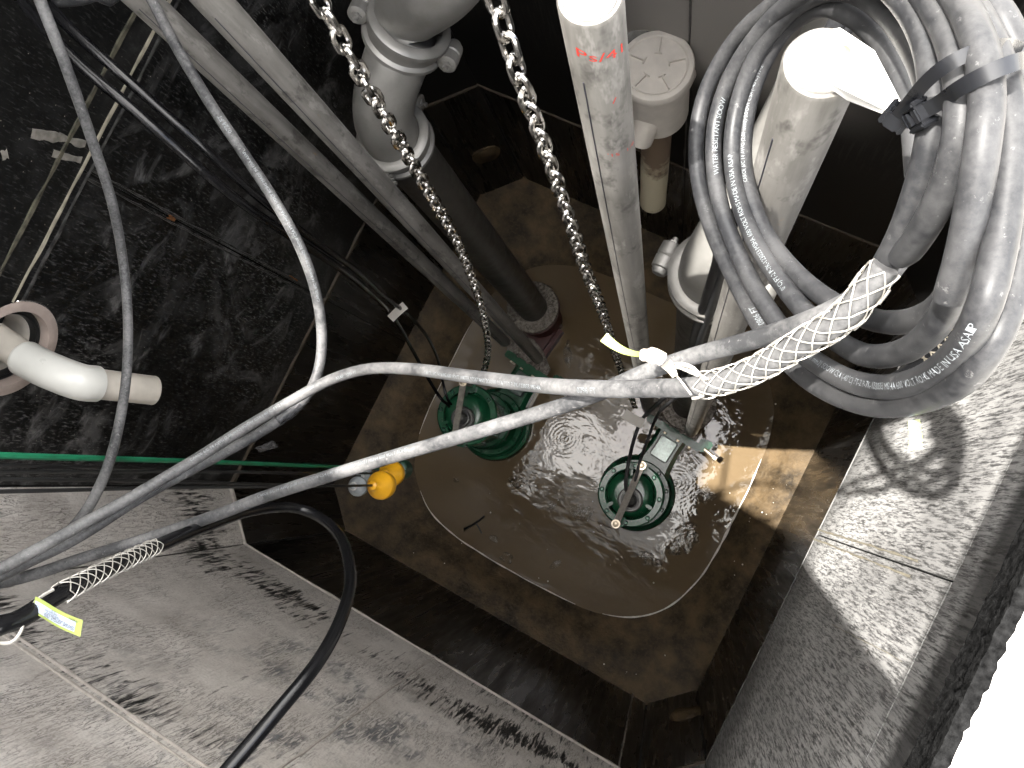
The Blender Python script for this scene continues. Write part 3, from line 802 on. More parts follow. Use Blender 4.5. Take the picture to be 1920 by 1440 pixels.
MB().tube(smooth_path([C2, C2 + ax2 * .06, wallpt, wallpt + Vector((-.02, .35, .02))], .02), r, 40).build('outlet_pipe', M_CAST, d1)
tag(d1, 'grey steel discharge pipe with two bolted couplings and an elbow, near the back wall', 'pipe', 'discharge pipes')
base2 = at(1290, 757, 4.42); c2 = at(1338, 520, 1.95); u2 = at(1400, 425, 1.86)
d2, C2, ax2, r = discharge(base2, c2, u2, '', 2.35)
MB().tube(smooth_path([C2, C2 + Vector((0, .06, .035)), C2 + Vector((0, .22, .05)), Vector((C2.x, HW + .05 - base2.y, C2.z + .05))], .02), r, 36).build('outlet_pipe', M_CAST, d2)
tag(d2, 'steel discharge pipe with one bright coupling, behind the coil and the plugged rail', 'pipe', 'discharge pipes')

# ---------------------------------------------------------------- pumps and their stands
def pump_at(ctr, tgt, label, handle_rot, gland_tilt=None):
    b = Vector((ctr.x, ctr.y, Z_WATER)); d = (tgt - ctr); rz = math.atan2(d.y, d.x); dist = math.hypot(d.x, d.y)
    root = empty('submersible_pump', b, rz)
    mb = MB(); mb.lathe([(.02, -.16), (.205, -.16), (.212, -.13), (.212, .045), (.205, .065), (.19, .07), (.183, .062), (.17, .062), (.16, .10), (.155, .12), (.02, .12)], n=56, close=False)
    mb.build('volute', M_GREEN, root)
    mb = MB(); mb.lathe([(.02, .12), (.178, .12), (.183, .125), (.183, .152), (.177, .158), (.150, .158), (.136, .175), (.128, .30), (.128, .70), (.02, .70)], n=56, close=False)
    mh = mb.build('motor_housing', M_GREEN, root)
    for k in range(10):
        a = 2 * math.pi * (k + .5) / 10
        mb = MB(); mb.lathe([(.0125, .158), (.0125, .172), (.007, .176)], (.164 * math.cos(a), .164 * math.sin(a), 0), n=6); mb.build('bolt', M_GREEN, mh)
    for k in range(10):
        a = 2 * math.pi * (k + .2) / 10; rot = Matrix.Rotation(a, 3, 'Z'); mb = MB(); mb.box(rot @ Vector((.132, 0, .43)), (.022, .010, .46), rot); mb.build('cooling_rib', M_GREEN, mh)
    mb = MB(); mb.lathe([(.125, .36), (.152, .36), (.156, .366), (.156, .384), (.150, .390), (.125, .390)], n=56, close=False); mb.build('middle_flange', M_GREEN, mh)
    mb = MB(); mb.lathe([(.02, .70), (.150, .70), (.155, .706), (.155, .732), (.149, .738), (.122, .738), (.116, .744), (.112, .760), (.100, .786), (.084, .798), (.066, .800), (.02, .800)], n=56, close=False)
    tc = mb.build('top_cover', M_GREEN, root)
    for k in range(8):
        a = 2 * math.pi * (k + .5) / 8
        mb = MB(); mb.lathe([(.0120, .738), (.0120, .751), (.007, .756)], (.136 * math.cos(a), .136 * math.sin(a), 0), n=6); mb.build('bolt', M_GREENB, tc)
    for k in range(3):
        a = 2 * math.pi * k / 3 + .5; rot = Matrix.Rotation(a, 3, 'Z'); mb = MB(); mb.box(rot @ Vector((.095, 0, .768)), (.05, .016, .055), rot); mb.build('web', M_GREEN, tc, bevel=.004)
    gx, gy = -.02, -.015
    mb = MB(); mb.lathe([(.058, .790), (.058, .828), (.052, .834), (.046, .834), (.046, .806), (.037, .806), (.037, .838), (.031, .840), (.024, .822), (.001, .812)], (gx, gy, 0), n=32, close=False)
    mb.build('cable_gland', mat_steel('gland_dark', (.10, .10, .095), .4, .5), root)
    # lifting handle: flat bar on two lugs
    hr = Matrix.Rotation(handle_rot - rz, 3, 'Z')
    h = empty('handle', (0, 0, 0)); bpy.data.objects.remove(h)
    mb = MB(); mb.box(hr @ Vector((0, 0, .905)), (.31, .030, .010), hr); hb = mb.build('handle', M_STRAP, root, bevel=.003)
    for s in (-1, 1):
        e = hr @ Vector((s * .145, 0, 0)); mb = MB(); mb.box(e + Vector((0, 0, .815)), (.010, .030, .18), hr); mb.build('handle_leg', M_STRAP, hb, bevel=.002)
        mb = MB(); mb.box(hr @ Vector((s * .135, 0, .735)), (.055, .055, .07), hr); mb.build('lug', M_GREEN, root, bevel=.008)
        mb = MB(); mb.lathe([(.020, .910), (.020, .914), (.013, .914), (.013, .925), (.007, .928)], e, n=18); mb.build('handle_bolt', M_BOLT, hb)
    # discharge neck and claw
    mb = MB(); n = 14
    nk = [(.12, .115), (.20, .095), (.30, .085), (dist - .03, .088)]
    V = []; Fq = []
    for x, hwid in nk:
        for y, z in ((-hwid, -.05), (hwid, -.05), (hwid, .085), (hwid * .75, .112), (-hwid * .75, .112), (-hwid, .085)): V.append((x, y, z))
    for i in range(len(nk) - 1):
        for k in range(6): Fq.append((i * 6 + k, i * 6 + (k + 1) % 6, i * 6 + 6 + (k + 1) % 6, i * 6 + 6 + k))
    mb.add(V, Fq); neck = mb.build('discharge_neck', M_GREEN, root)
    mb = MB(); mb.box((dist - .115, 0, .119), (.13, .105, .012)); mb.build('wet_boss', plain('wet_pad', (.16, .20, .18), .12, .2, .4, 60), neck, bevel=.006)
    mb = MB(); mb.box((dist - .012, 0, .02), (.042, .33, .27)); cl = mb.build('claw_flange', M_GREEN, root, bevel=.006)
    for y in (-.11, -.04, .04, .11):
        mb = MB(); mb.lathe([(.010, 0), (.010, .012)], (dist - .031, y, .13), (-1, 0, 0), 6); mb.build('bolt', M_BOLT, cl)
        mb = MB(); mb.lathe([(.010, 0), (.010, .012)], (dist - .031, y, .06), (-1, 0, 0), 6); mb.build('bolt', M_BOLT, cl)
    mb = MB(); mb.box((dist + .012, -.165, .115), (.07, .05, .05)); mb.box((dist + .03, -.185, .10), (.045, .05, .06)); mb.build('claw_hook', M_GREEN, root, bevel=.008)
    mb = MB(); mb.cyl((dist + .0, -.175, .125), (dist - .012, -.255, .125), .0115, 14); mb.lathe([(.017, 0), (.017, .020)], (dist - .011, -.243, .125), (-.12, -.9, 0), 6); mb.build('adjusting_bolt', M_BOLT, root)
    root.scale = (1.05, 1.05, 1.0)
    tag(root, label, 'pump', 'green submersible pumps')
    return root, b, rz, dist
def stand_at(pump, fl, railp, label):
    root0, b, rz, dist = pump; root = empty('pump_stand', b, rz); inv = Matrix.Rotation(-rz, 3, 'Z')
    f = inv @ (fl - b); rl = [inv @ (p - b) for p in railp]
    # top plate holding both rail ends
    y0, y1 = min(p.y for p in rl) - .05, max(p.y for p in rl) + .05; x0 = dist + .012; xm = max(p.x for p in rl) + .06
    poly = [(x0, y0 + .05), (x0 + .02, y0), (x0 + .06, y0 + .0), (xm, (y0 + y1) / 2 - .06), (xm + .03, (y0 + y1) / 2 + .03), (xm, y1), (x0 + .03, y1), (x0, y1 - .05)]
    mb = MB(); mb.prism(poly, .125, .140); pl = mb.build('rail_plate', M_DIRTY, root, bevel=.003)
    for y in (-.09, -.02, .05):
        mb = MB(); mb.lathe([(.016, .140), (.016, .146), (.011, .150)], (x0 + .022, y + (y0 + y1) / 2, 0), n=18); mb.build('bolt', M_DIRTY, pl)
    mb = MB(); mb.lathe([(.11, -.22), (.12, .08), (.105, .14), (.095, f.z - .02)], (f.x, f.y, 0), (0, 0, 1), 36); mb.build('elbow_body', M_RED, root)
    mb = MB(); mb.box(((x0 + f.x) / 2 + .02, f.y * .5, -.02), (abs(f.x - x0) + .04, .17, .22)); mb.build('throat', M_RED, root, bevel=.03)
    mb = MB(); mb.lathe([(.09, f.z - .035), (.148, f.z - .035), (.150, f.z - .03), (.150, f.z - .005), (.09, f.z - .005)], (f.x, f.y, 0), n=44, close=False); mb.build('lower_flange', M_RED, root)
    mb = MB(); mb.box((dist + .09, y1 - .02, .135), (.05, .018, .012)); mb.build('tab', M_DIRTY, root)
    tag(root, label, 'pump stand', 'pump stands'); return root
p1 = pump_at(at(926, 795, 4.72), at(988, 690, 4.60), 'green submersible pump in shade, half hidden behind two crossing cables', math.atan2(*(lambda d: (d.y, d.x))(at(823, 806, 4.0) - at(840, 705, 4.0))))
p2 = pump_at(at(1193, 924, 4.72), at(1262, 812, 4.60), 'green submersible pump standing in the sunlit water, its strap handle in full view', math.atan2(*(lambda d: (d.y, d.x))(at(1162, 985, 4.0) - at(1212, 872, 4.0))))
stand_at(p1, base1, (rA[2], rB[2]), 'red pump stand with spotted steel plate under the left rail pair')
stand_at(p2, base2, (rC[2], rD[2]), 'red pump stand with spotted steel plate beside the sunlit pump')
for pmp in (p1, p2): pass

# ---------------------------------------------------------------- pvc pipe through the left wall
hc = wallL.p(HOLE_L[0], HOLE_L[1]); sl_ = empty('wall_sleeve', hc)
mb = MB(); mb.lathe([(.147, -.006), (.1485, .002), (.145, .004), (.118, .002), (.116, -.004), (.116, -.10)], (0, 0, 0), (1, 0, 0), 48, close=False); mb.build('mortar_ring', M_MORTAR, sl_)
mb = MB(); mb.lathe([(.115, -.03), (.107, -.022), (.103, -.030), (.098, -.026), (.094, -.035), (.094, -.10)], (0, 0, 0), (1, 0, 0), 44, close=False); mb.build('rubber_seal', M_RUBBER, sl_)
mb = MB(); mb.lathe([(.093, -.045), (.085, -.05), (.080, -.06), (.078, -.14)], (0, 0, 0), (1, 0, 0), 40, close=False); mb.build('sleeve_pipe', M_PVC2, sl_)
mb = MB(); mb.lathe([(.10, -.141), (.001, -.142)], (0, 0, 0), (1, 0, 0), 24, close=False); mb.build('bore', M_RUBBER, sl_)
tag(sl_, 'round sleeve with pinkish mortar and black seal in the left wall', 'sleeve')
e0 = at(-30, 632, 1.90); e1 = at(58, 678, 1.845); e2 = at(150, 716, 1.86); e3 = at(288, 732, 2.05)
# run of the pipe: out of the wall, then tipping down the pit
pr = .042; pv = empty('inlet_pipe', e1)
q0 = Vector((-HW - .12, e1.y + .012, e1.z - .010))
MB().cyl(q0 - e1, Vector(), pr, 36).build('pipe', M_PVC2, pv)
bend = smooth_path([Vector((-.03, 0, 0)), Vector((0, 0, 0)), (e2 - e1) * .45 + Vector((.012, 0, .012)), (e2 - e1), (e2 - e1) + (e3 - e2) * .22], .006)
MB().tube(bend, lambda t: pr + (.0075 if .02 < t < .98 else .004), 36).build('elbow', M_PVC, pv)
MB().cyl((e2 - e1) + (e3 - e2) * .1, e3 - e1, pr, 36).build('end_pipe', M_PVC2, pv)
mb = MB(); dirp = (e3 - e2).normalized(); mb.lathe([(pr + .0008, -.002), (pr - .004, .0), (pr - .007, .0), (pr - .008, -.05), (.001, -.05)], e3 - e1, dirp, 32, close=False); mb.build('pipe_mouth', M_PVC2, pv)
bp = (e2 - e1) + (e3 - e2) * .02; nc = (CAM - (bp + e1)); nc = (nc - nc.dot(dirp) * dirp).normalized(); bb = nc.cross(dirp); mb = MB(); random.seed(3); y_ = -.42
while y_ < .42:
    wd = random.choice((.012, .02, .035)); V = []
    for ph in (y_, y_ + wd):
        for xx in (.004, .016): V.append(bp + dirp * xx + (pr + .0082) * (math.cos(ph - .35) * nc + math.sin(ph - .35) * bb))
    mb.add(V, [(0, 1, 3, 2)]); y_ += wd + random.choice((.012, .02, .03))
mb.build('barcode', M_DARKINK, pv, smooth=False)
tag(pv, 'white plastic pipe with elbow and barcode, sticking out of the left wall', 'pipe')

# ---------------------------------------------------------------- white tee with capped top at the back wall
tp = at(1230, 122, 2.42); tee = empty('inlet_tee', tp); R = .107
mb = MB(); mb.lathe([(R, -.31), (R, -.085), (R + .006, -.08), (R + .006, -.05), (R + .012, -.045), (R + .014, -.010), (R + .010, -.002), (R + .004, 0), (R - .006, 0), (R - .010, -.006), (.001, -.006)], (0, 0, 0), (0, 0, 1), 52, close=False); mb.build('body', M_PVC4, tee)
cap = MB(); cap.lathe([(R - .012, -.0055), (R - .013, -.004), (.001, -.004)], (0, 0, 0), (0, 0, 1), 48, close=False); cp = cap.build('lid', M_PVC4, tee)
for k in range(5):
    a = 2 * math.pi * k / 5 + .6; rot = Matrix.Rotation(a, 3, 'Z'); mb = MB(); mb.box(rot @ Vector((R * .62, 0, .0015)), (.050, .004, .012), rot); mb.box(rot @ Vector((R * .38, 0, .000)), (.004, .022, .009), rot); mb.build('rib', M_PVC4, cp)
MB().cyl((0, .02, -.19), (0, HW + .12 - tp.y, -.19), R * .86, 40).build('branch', M_PVC4, tee)
o_ = at(1226, 200, 2.60) - tp; o2 = at(1205, 250, 2.70) - tp
mb = MB(); dd = (o2 - o_).normalized(); Lh = (o2 - o_).length + .03
mb.lathe([(.045, -.08), (.045, Lh), (.040, Lh + .002), (.038, Lh - .05), (.001, Lh - .055)], o_, dd, 32, close=False); mb.build('spout', M_PVC4, tee)
o_ = Vector((0, 0, -.33)); o2 = at(1224, 378, 3.38) - tp
mb = MB(); dd = (o2 - o_).normalized(); Lh = (o2 - o_).length; mb.lathe([(.056, -.14), (.056, Lh), (.052, Lh + .003), (.049, Lh - .02), (.001, Lh - .03)], o_, dd, 36, close=True); mb.build('drop_pipe', M_PVC3, tee)
tag(tee, 'dusty white plastic tee with ribbed round lid at the back wall', 'pipe tee')

# ---------------------------------------------------------------- float switches on their cords
def fl(px, py, d, R, mat, label, cord_px, cord_mat, kind='ball', rc=.0042, name='float_switch'):
    c = at(px, py, d); root = empty(name, c); top = at(*cord_px)
    ax = (top - c).normalized()
    if kind == 'ball':
        mb = MB(); mb.lathe([(.001, -R * 1.02), (R * .55, -R * .86), (R * .9, -R * .45), (R, 0), (R * .97, R * .28), (R * .985, R * .30), (R * .8, R * .66), (R * .5, R * .92), (R * .36, R * 1.12), (R * .30, R * 1.36), (R * .16, R * 1.44), (.001, R * 1.45)], (0, 0, 0), ax, 40, close=False); bd = mb.build('body', mat, root)
    else:
        mb = MB(); mb.lathe([(R * .6, -R * 1.1), (R, -R), (R, R * .9), (R * .8, R * 1.05), (.001, R * 1.05)], (0, 0, 0), ax, 36, close=False); bd = mb.build('body', mat, root)
    if mat is M_GREY and kind == 'ball':
        mb = MB(); mb.lathe([(R * .40, R * 1.10), (R * .40, R * 1.22), (R * .20, R * 1.24)], (0, 0, 0), ax, 24); mb.build('collar', M_WHITE, root)
    st = ax * R * 1.3
    pth = smooth_path([st, (top - c) * .35 + Vector((.006, .004, 0)), (top - c) * .7 + Vector((-.005, 0, 0)), top - c, Vector((top.x - .10, top.y - .05, -.02)) - c, Vector((HX0 - .01, top.y - .07, .012)) - c], .03)
    MB().tube(pth, rc, 8).build('cord', cord_mat, root)
    tag(root, label, 'float', 'float switches on cords')
M_CORD = plain('black_cord', (.010, .010, .010), .4)
fl(716, 910, 2.66, .050, M_YELLOW, 'nearest yellow float bulb, beside the front grey float', (-30, 922, 1.20), M_CORD)
fl(672, 912, 2.74, .036, M_GREY, 'front grey float bulb with white collar on a black cord', (-30, 898, 1.215), M_CORD)
fl(735, 888, 3.05, .052, M_YELLOW, 'rear yellow float bulb, partly behind the nearest one', (-30, 884, 1.23), M_CORD)
fl(684, 893, 3.1, .036, M_GREY, 'rear grey float bulb tucked under the long diagonal cable', (-30, 871, 1.22), M_CORD)
fl(750, 880, 3.5, .046, M_DGREEN, 'dark green float weight at the end of the green cord', (-30, 853, 1.2), M_GCABLE, 'can', .0066)

# ---------------------------------------------------------------- power cables
def over_front(p): return [Vector((p.x - .06, (p.y + HY0) / 2, -.10)), Vector((p.x - .10, HY0 - .02, .022)), Vector((p.x - .12, HY0 - .35, .013)), Vector((p.x - .05, HY0 - .62, .013))]
def over_back(p): return [Vector((p.x + .05, (p.y + HY1) / 2, -.12)), Vector((p.x + .08, HY1 + .02, .022)), Vector((p.x + .08, HY1 + .35, .013)), Vector((p.x + .16, HY1 + .6, .013))]
def cable(name, pts, label, mat=M_CABLE, r=CAB, group='loose power cables', cat='cable', texts=(), head=None, tail=None):
    W = [at(*p) for p in pts]
    pre = head(W[0])[::-1] + [W[0] + (W[0] - W[1]) * .8] if head else []
    P = smooth_path(pre + W + (tail(W[-1]) if tail else []), .012)
    if pre:
        i_ = min(range(len(P)), key=lambda i: (P[i] - W[0]).length); L_ = sum((P[i + 1] - P[i]).length for i in range(i_))
        texts = [(s0 + L_, *rest) for s0, *rest in texts]
    root = MB().tube(P, r, 16).build(name, mat)
    tag(root, label, cat, group)
    for s0, body, size, ang, flip in texts: tube_text(P, r, s0, body, size, root, M_INK, ang, flip)
    return root, P
TXT = 'CAROL 6/C 14 AWG (2,08 mm2) SOOW CSA (-40\u00b0C) FT-2 P-7K-123033 MSHA 600 VOLT ROHS MADE IN USA ASAP'
v1, P1 = cable('power_cable', [(40, -90, 1.08), (75, 0, 1.13), (122, 120, 1.21), (168, 250, 1.32), (210, 380, 1.43), (232, 500, 1.54), (240, 610, 1.55), (236, 715, 1.53), (218, 820, 1.48), (190, 905, 1.42), (145, 980, 1.34), (75, 1040, 1.25), (0, 1080, 1.18), (-60, 1105, 1.13)], 'grey power cable hanging down the left side, passing over the white elbow pipe', M_CABLE2, head=over_back, tail=over_front)
v2, P2 = cable('power_cable', [(240, -90, 1.2), (285, 0, 1.25), (335, 95, 1.27), (395, 195, 1.28), (455, 285, 1.3), (512, 372, 1.33), (560, 458, 1.38), (590, 540, 1.43), (603, 620, 1.47), (598, 690, 1.48), (573, 745, 1.47), (520, 790, 1.45), (440, 838, 1.41), (350, 885, 1.36), (260, 935, 1.31), (150, 1005, 1.25), (60, 1050, 1.2), (-60, 1100, 1.14)],
    'grey power cable looping right around to the taped splice, printed 0724 FT', M_CABLE2, CAB, texts=((.36, '0724 FT', .0115, .1, True), (.44, 'CAROL 6/C 14 AWG (2,08 mm2) SOOW CSA FT-2 MSHA 600 VOLT ROHS MADE IN USA ASAP', .0075, .15, True)), head=over_back, tail=over_front)
v3, P3 = cable('power_cable', [(1660, 500, .63), (1590, 588, .66), (1500, 645, .71), (1400, 700, .77), (1310, 724, .82), (1230, 728, .87), (1130, 729, .93), (1010, 722, 1.02), (880, 706, 1.14), (770, 692, 1.27), (690, 692, 1.36), (620, 712, 1.40), (540, 755, 1.40), (455, 805, 1.37), (365, 862, 1.33), (250, 930, 1.28), (150, 985, 1.22), (60, 1035, 1.16), (-60, 1090, 1.1)],
    'grey power cable curving across the middle from the mesh grip, printed 0796 FT', M_CABLE2, CAB, texts=((.40, '0796 FT', .0105, .25, True), (.51, 'CAROL 6/C 14 AWG 600 VOLT WATER RESISTANT SOOW CSA FT-2 P-7K-123033 MSHA', .0082, .3, True), (1.06, 'ASAP  0794 FT', .0095, .2, True), (1.17, TXT[:70], .0075, -.35, True)), tail=over_front)
v4, P4 = cable('power_cable', [(1700, 465, .70), (1640, 535, .73), (1550, 588, .78), (1430, 632, .86), (1300, 668, .94), (1200, 702, .99), (1110, 742, 1.03), (1000, 778, 1.07), (900, 808, 1.10), (780, 843, 1.15), (650, 882, 1.20), (500, 930, 1.25), (400, 968, 1.27), (280, 1008, 1.28), (160, 1045, 1.27), (60, 1078, 1.24), (-60, 1105, 1.2)],
    'long pale power cable running diagonally across the whole picture to the left edge', M_CABLE2, CAB, texts=((.78, TXT[:80], .0078, -.45, True),), tail=over_front)
v5, P5 = cable('power_cable', [(400, 1480, 1.08), (430, 1440, 1.1), (520, 1335, 1.16), (600, 1235, 1.24), (643, 1150, 1.35), (657, 1080, 1.48), (640, 1010, 1.62), (600, 970, 1.70), (545, 951, 1.68), (470, 958, 1.52), (390, 985, 1.32), (300, 1022, 1.14), (200, 1068, .99), (110, 1115, .89), (40, 1160, .83), (-40, 1200, .79)],
    'shiny black power cable looping below the others, gripped by a mesh sock', M_CBLACK, .0115, head=over_front, tail=over_front)
v6, P6 = cable('power_cable', [(60, -30, 1.32), (90, 0, 1.32), (135, 2, 1.32), (175, -8, 1.32), (210, -40, 1.32)], 'short bend of grey cable at the top left corner', M_CABLE, head=over_back, tail=over_back)
# taped splice on the second and third cables
tape = MB(); i0 = min(range(len(P2)), key=lambda i: (P2[i] - at(545, 772, 1.46)).length); seg = P2[i0 - 4:i0 + 9]
tape.tube(P2[i0 - 2:i0 + 3], lambda t: CAB + .0016 + .0008 * math.sin(t * 40), 14)
V = [at(478, 840, 1.48), at(512, 826, 1.48), at(488, 848, 1.5), at(522, 838, 1.5)]; tail_ = MB().add(V + [p - Vector((0, 0, .0008)) for p in V], [(0, 1, 3, 2), (4, 6, 7, 5)])
M_CTAPE = plain('shiny_clear_tape', (.035, .035, .037), .12, .1, .7, 120, .9)
tape.build('tape_wrap', M_CTAPE, v2); tail_.build('tape_tail', M_CTAPE, v2)

# the coil
def cd(px, py): return max(.53, 1.0 - (px - 1340) * .00094)
def coil_pts(pts, off=0.0): return [(x, y, cd(x, y) + off) for x, y in pts]
coil = empty('cable_coil', at(1640, 760, .70)); CB = coil.location.copy()
strands = [
 ([(1560, -70), (1470, -8), (1382, 70), (1328, 160), (1306, 250), (1310, 340), (1335, 430), (1378, 525), (1430, 618), (1490, 690), (1560, 737), (1640, 760), (1720, 752), (1800, 716), (1856, 650), (1895, 560), (1920, 450), (1932, 330), (1930, 210), (1908, 100), (1860, 10), (1790, -60)], .015, ((.62, '0806 FT', .010, .2, True),)),
 ([(1660, -75), (1550, -34), (1455, 28), (1384, 118), (1346, 210), (1338, 300), (1355, 400), (1395, 500), (1440, 580), (1500, 655), (1580, 708), (1660, 726), (1740, 706), (1805, 650), (1846, 570), (1872, 470), (1888, 360), (1894, 250), (1880, 150), (1845, 60), (1795, -20), (1740, -80)], -.010, ((.34, 'WATER RESISTANT SOOW', .0088, .2, True), (.70, TXT, .0076, .15, False))),
 ([(1762, 330), (1750, 200), (1716, 100), (1655, 18), (1580, -18), (1500, 8), (1432, 80), (1391, 170), (1373, 260), (1379, 350), (1410, 440), (1465, 530), (1530, 605), (1610, 662), (1685, 662), (1745, 622), (1782, 560), (1806, 470), (1822, 380), (1828, 300), (1818, 200), (1786, 100), (1735, 15), (1660, -60)], .004, ((.62, TXT[40:], .0080, -.2, True),)),
 ([(1722, 330), (1712, 225), (1690, 155), (1650, 78), (1600, 32), (1540, 14), (1476, 50), (1431, 120), (1403, 200), (1394, 290), (1407, 370), (1442, 450), (1500, 520), (1570, 572), (1650, 602), (1720, 598), (1775, 560), (1815, 480), (1845, 390), (1862, 300), (1862, 200), (1838, 100), (1795, 10), (1750, -60)], .030, ((.44, TXT[:50], .0062, -.1, True),)),
 ([(1560, -50), (1640, -40), (1700, 10), (1740, 90), (1752, 190), (1742, 280), (1720, 360), (1690, 440), (1655, 505)], -.055, ((.14, 'ROHS 600 VOLT MSHA', .0085, .55, False),)),
 ([(1610, -60), (1700, -35), (1760, 30), (1796, 120), (1802, 220), (1786, 310), (1755, 390), (1710, 462), (1690, 478)], -.045, ((.20, TXT[20:60], .007, .9, False),)),
 ([(1700, -60), (1780, -20), (1832, 70), (1850, 170), (1842, 270), (1826, 370), (1806, 470), (1780, 560)], -.030, ()),
]
for pts, off, tx in strands:
    P = px_path(coil_pts(pts, off)); P = [p - CB for p in P]
    o = MB().tube(P, CAB, 16).build('cable_loop', M_CABLE, coil)
    PW = [p + CB for p in P]
    for s0, body, size, ang, flip in tx:
        tube_text(PW, CAB, s0, body, size, coil, M_INK, ang, flip)
        t = coil.children[-1]; t.data.transform(Matrix.Translation(-CB)); t.parent = o
tag(coil, 'coil of thick grey power cable held by two black ties', 'cable coil')

# cable ties
def tie(pts, wid, headpos, label, rot):
    P = px_path(pts, .004); root = empty('cable_tie', P[0]); V = []; Fq = []; m = len(P)
    for i, p in enumerate(P):
        t = (P[min(i + 1, m - 1)] - P[max(i - 1, 0)]).normalized(); nn = (CAM - p); nn = (nn - nn.dot(t) * t).normalized(); b = t.cross(nn)
        for s, h in ((-1, 0), (1, 0), (1, .0016), (-1, .0016)): V.append(p + b * s * wid / 2 + nn * h - P[0])
    for i in range(m - 1):
        for k in range(4): Fq.append((4 * i + k, 4 * i + (k + 1) % 4, 4 * i + 4 + (k + 1) % 4, 4 * i + 4 + k))
    Fq += [(3, 2, 1, 0), tuple(4 * (m - 1) + k for k in range(4))]
    MB().add(V, Fq).build('strap', M_TIE, root)
    t = (P[3] - P[0]).normalized(); nn = (CAM - P[0]); nn = (nn - nn.dot(t) * t).normalized(); b = t.cross(nn)
    rt = Matrix((t, b, nn)).transposed(); rt = rt @ Matrix.Rotation(rot, 3, 'Y'); hd = MB(); s = .0185
    q = rt @ Vector((-.006, 0, .002))
    for x, y, sx, sy in ((0, -.0075, s, .0042), (0, .0075, s, .0042), (-.0078, 0, .0038, .0112), (.0078, 0, .0038, .0112)): hd.box(q + rt @ Vector((x, y, 0)), (sx, sy, .0125), rt)
    hh = hd.build('head', M_TIE, root, bevel=.0012)
    MB().box(q + rt @ Vector((.001, 0, -.001)), (.004, .010, .009), rt).build('pawl', M_TIE, hh)
    MB().box(q + rt @ Vector((-.004, 0, .001)), (.003, .009, .010), rt).build('tail', M_TIE, hh)
    tag(root, label, 'cable tie', 'cable ties on the coil')
tie([(1735, 208, .545), (1765, 190, .525), (1800, 165, .50), (1850, 138, .485), (1900, 118, .485), (1930, 112, .50), (1950, 115, .54)], .0098, None, 'lower black cable tie whose open square head faces the viewer', 0)
tie([(1680, 222, .575), (1706, 190, .55), (1735, 155, .525), (1775, 122, .505), (1825, 98, .50), (1880, 86, .51), (1912, 92, .535)], .0090, None, 'upper black cable tie with its head turned sideways', -1.1)

# ---------------------------------------------------------------- mesh grips
def grip(P, i0, i1, r, turns, label, n=5, eye=None, mat=None, eyepar=None, taper=.15):
    seg = P[i0:i1] if i0 < i1 else P[i1:i0][::-1]; root = empty('cable_grip', seg[0]); m = len(seg); mat = mat or M_WIRE
    fr = []; u = None
    for i, p in enumerate(seg):
        t = (seg[min(i + 1, m - 1)] - seg[max(i - 1, 0)]).normalized(); u = (u or t.orthogonal()); u = (u - u.dot(t) * t).normalized(); fr.append((p, u.copy(), t.cross(u)))
    for hand in (-1, 1):
        for k in range(n):
            pts = []
            for j in range(m * 4 - 3):
                i = j // 4; fr0 = fr[i]; fr1 = fr[min(i + 1, m - 1)]; f = (j % 4) / 4; s = j / (m * 4 - 4)
                p = fr0[0].lerp(fr1[0], f); a = hand * 2 * math.pi * turns * s + 2 * math.pi * k / n
                rr = r * (1 + .12 * max(0, (s - .8) / .2)) + .0006 * (1 + hand * math.sin(a * 3))
                pts.append(p + rr * (math.cos(a) * fr0[1] + math.sin(a) * fr0[2]) - seg[0])
            MB().tube(pts, .00072, 5).build('wire_strand', mat, root)
    # crimped spines
    for k in range(2):
        an = k * math.pi; cmp_ = []
        mb = MB()
        for i in range(1, m - 2, 2):
            p, uu, bb_ = fr[i]; q, u2, b2 = fr[min(i + 1, m - 1)]; toc = (CAM - p).normalized(); ax = (q - p).normalized(); side = ax.cross(toc).normalized() * (1 if k else -1)
            mb.cyl(p + side * (r + .0006) - seg[0], q + side * (r + .0006) - seg[0], .0016, 6)
        mb.build('ferrule', M_WIRE, root)
    tag(root, label, 'cable grip', 'woven mesh cable grips'); return root, seg
def near(P, px, py, d): q = at(px, py, d); return min(range(len(P)), key=lambda i: (P[i] - q).length)
g1, s1 = grip(P3, near(P3, 1665, 505, .63), near(P3, 1298, 725, .82), CAB + .0012, 2.3, 'bright woven mesh grip on the cable leaving the coil')
g2, s2 = grip(P5, near(P5, 292, 1026, 1.13), near(P5, 100, 1120, .88), CAB + .0016, 2.6, 'woven mesh grip on the black cable at the lower left')
PG = px_path([(1840, 570, .72), (1805, 610, .73), (1760, 655, .745), (1730, 690, .76)])
cp_ = MB().tube([p - CB for p in px_path([(1842, 330, .66), (1848, 470, .69), (1835, 570, .72), (1805, 610, .73), (1760, 655, .745), (1715, 700, .765), (1660, 730, .78)])], CAB, 14).build('cable_loop', M_CABLE, coil)
g3, s3 = grip(PG, 0, len(PG) - 1, CAB + .0014, 1.6, 'dull mesh grip half hidden behind the coil strands on the right', mat=mat_steel('dull_wire', (.35, .31, .24), .45, .6, 60))
def eye_wire(root, org, pts, r=.0016): MB().tube([p - org for p in px_path(pts, .006)], r, 6).build('support_eye', M_WIRE, root)
eye_wire(g1, s1[0], [(1310, 705, .80), (1270, 688, .80), (1255, 690, .805)]); eye_wire(g1, s1[0], [(1312, 740, .805), (1318, 744, .80), (1298, 747, .806)])
for q in (-4, 0, 5): eye_wire(g1, s1[0], [(1325 + q, 712, .79), (1300, 692 + q, .80), (1272, 684 + q, .805), (1258, 692 + q * .5, .81), (1275, 712, .80), (1296, 740, .80)], .0011)
eye_wire(g2, s2[0], [(100, 1105, .87), (70, 1124, .85), (48, 1155, .83), (38, 1185, .82), (20, 1205, .81), (-10, 1205, .80)], .0022)
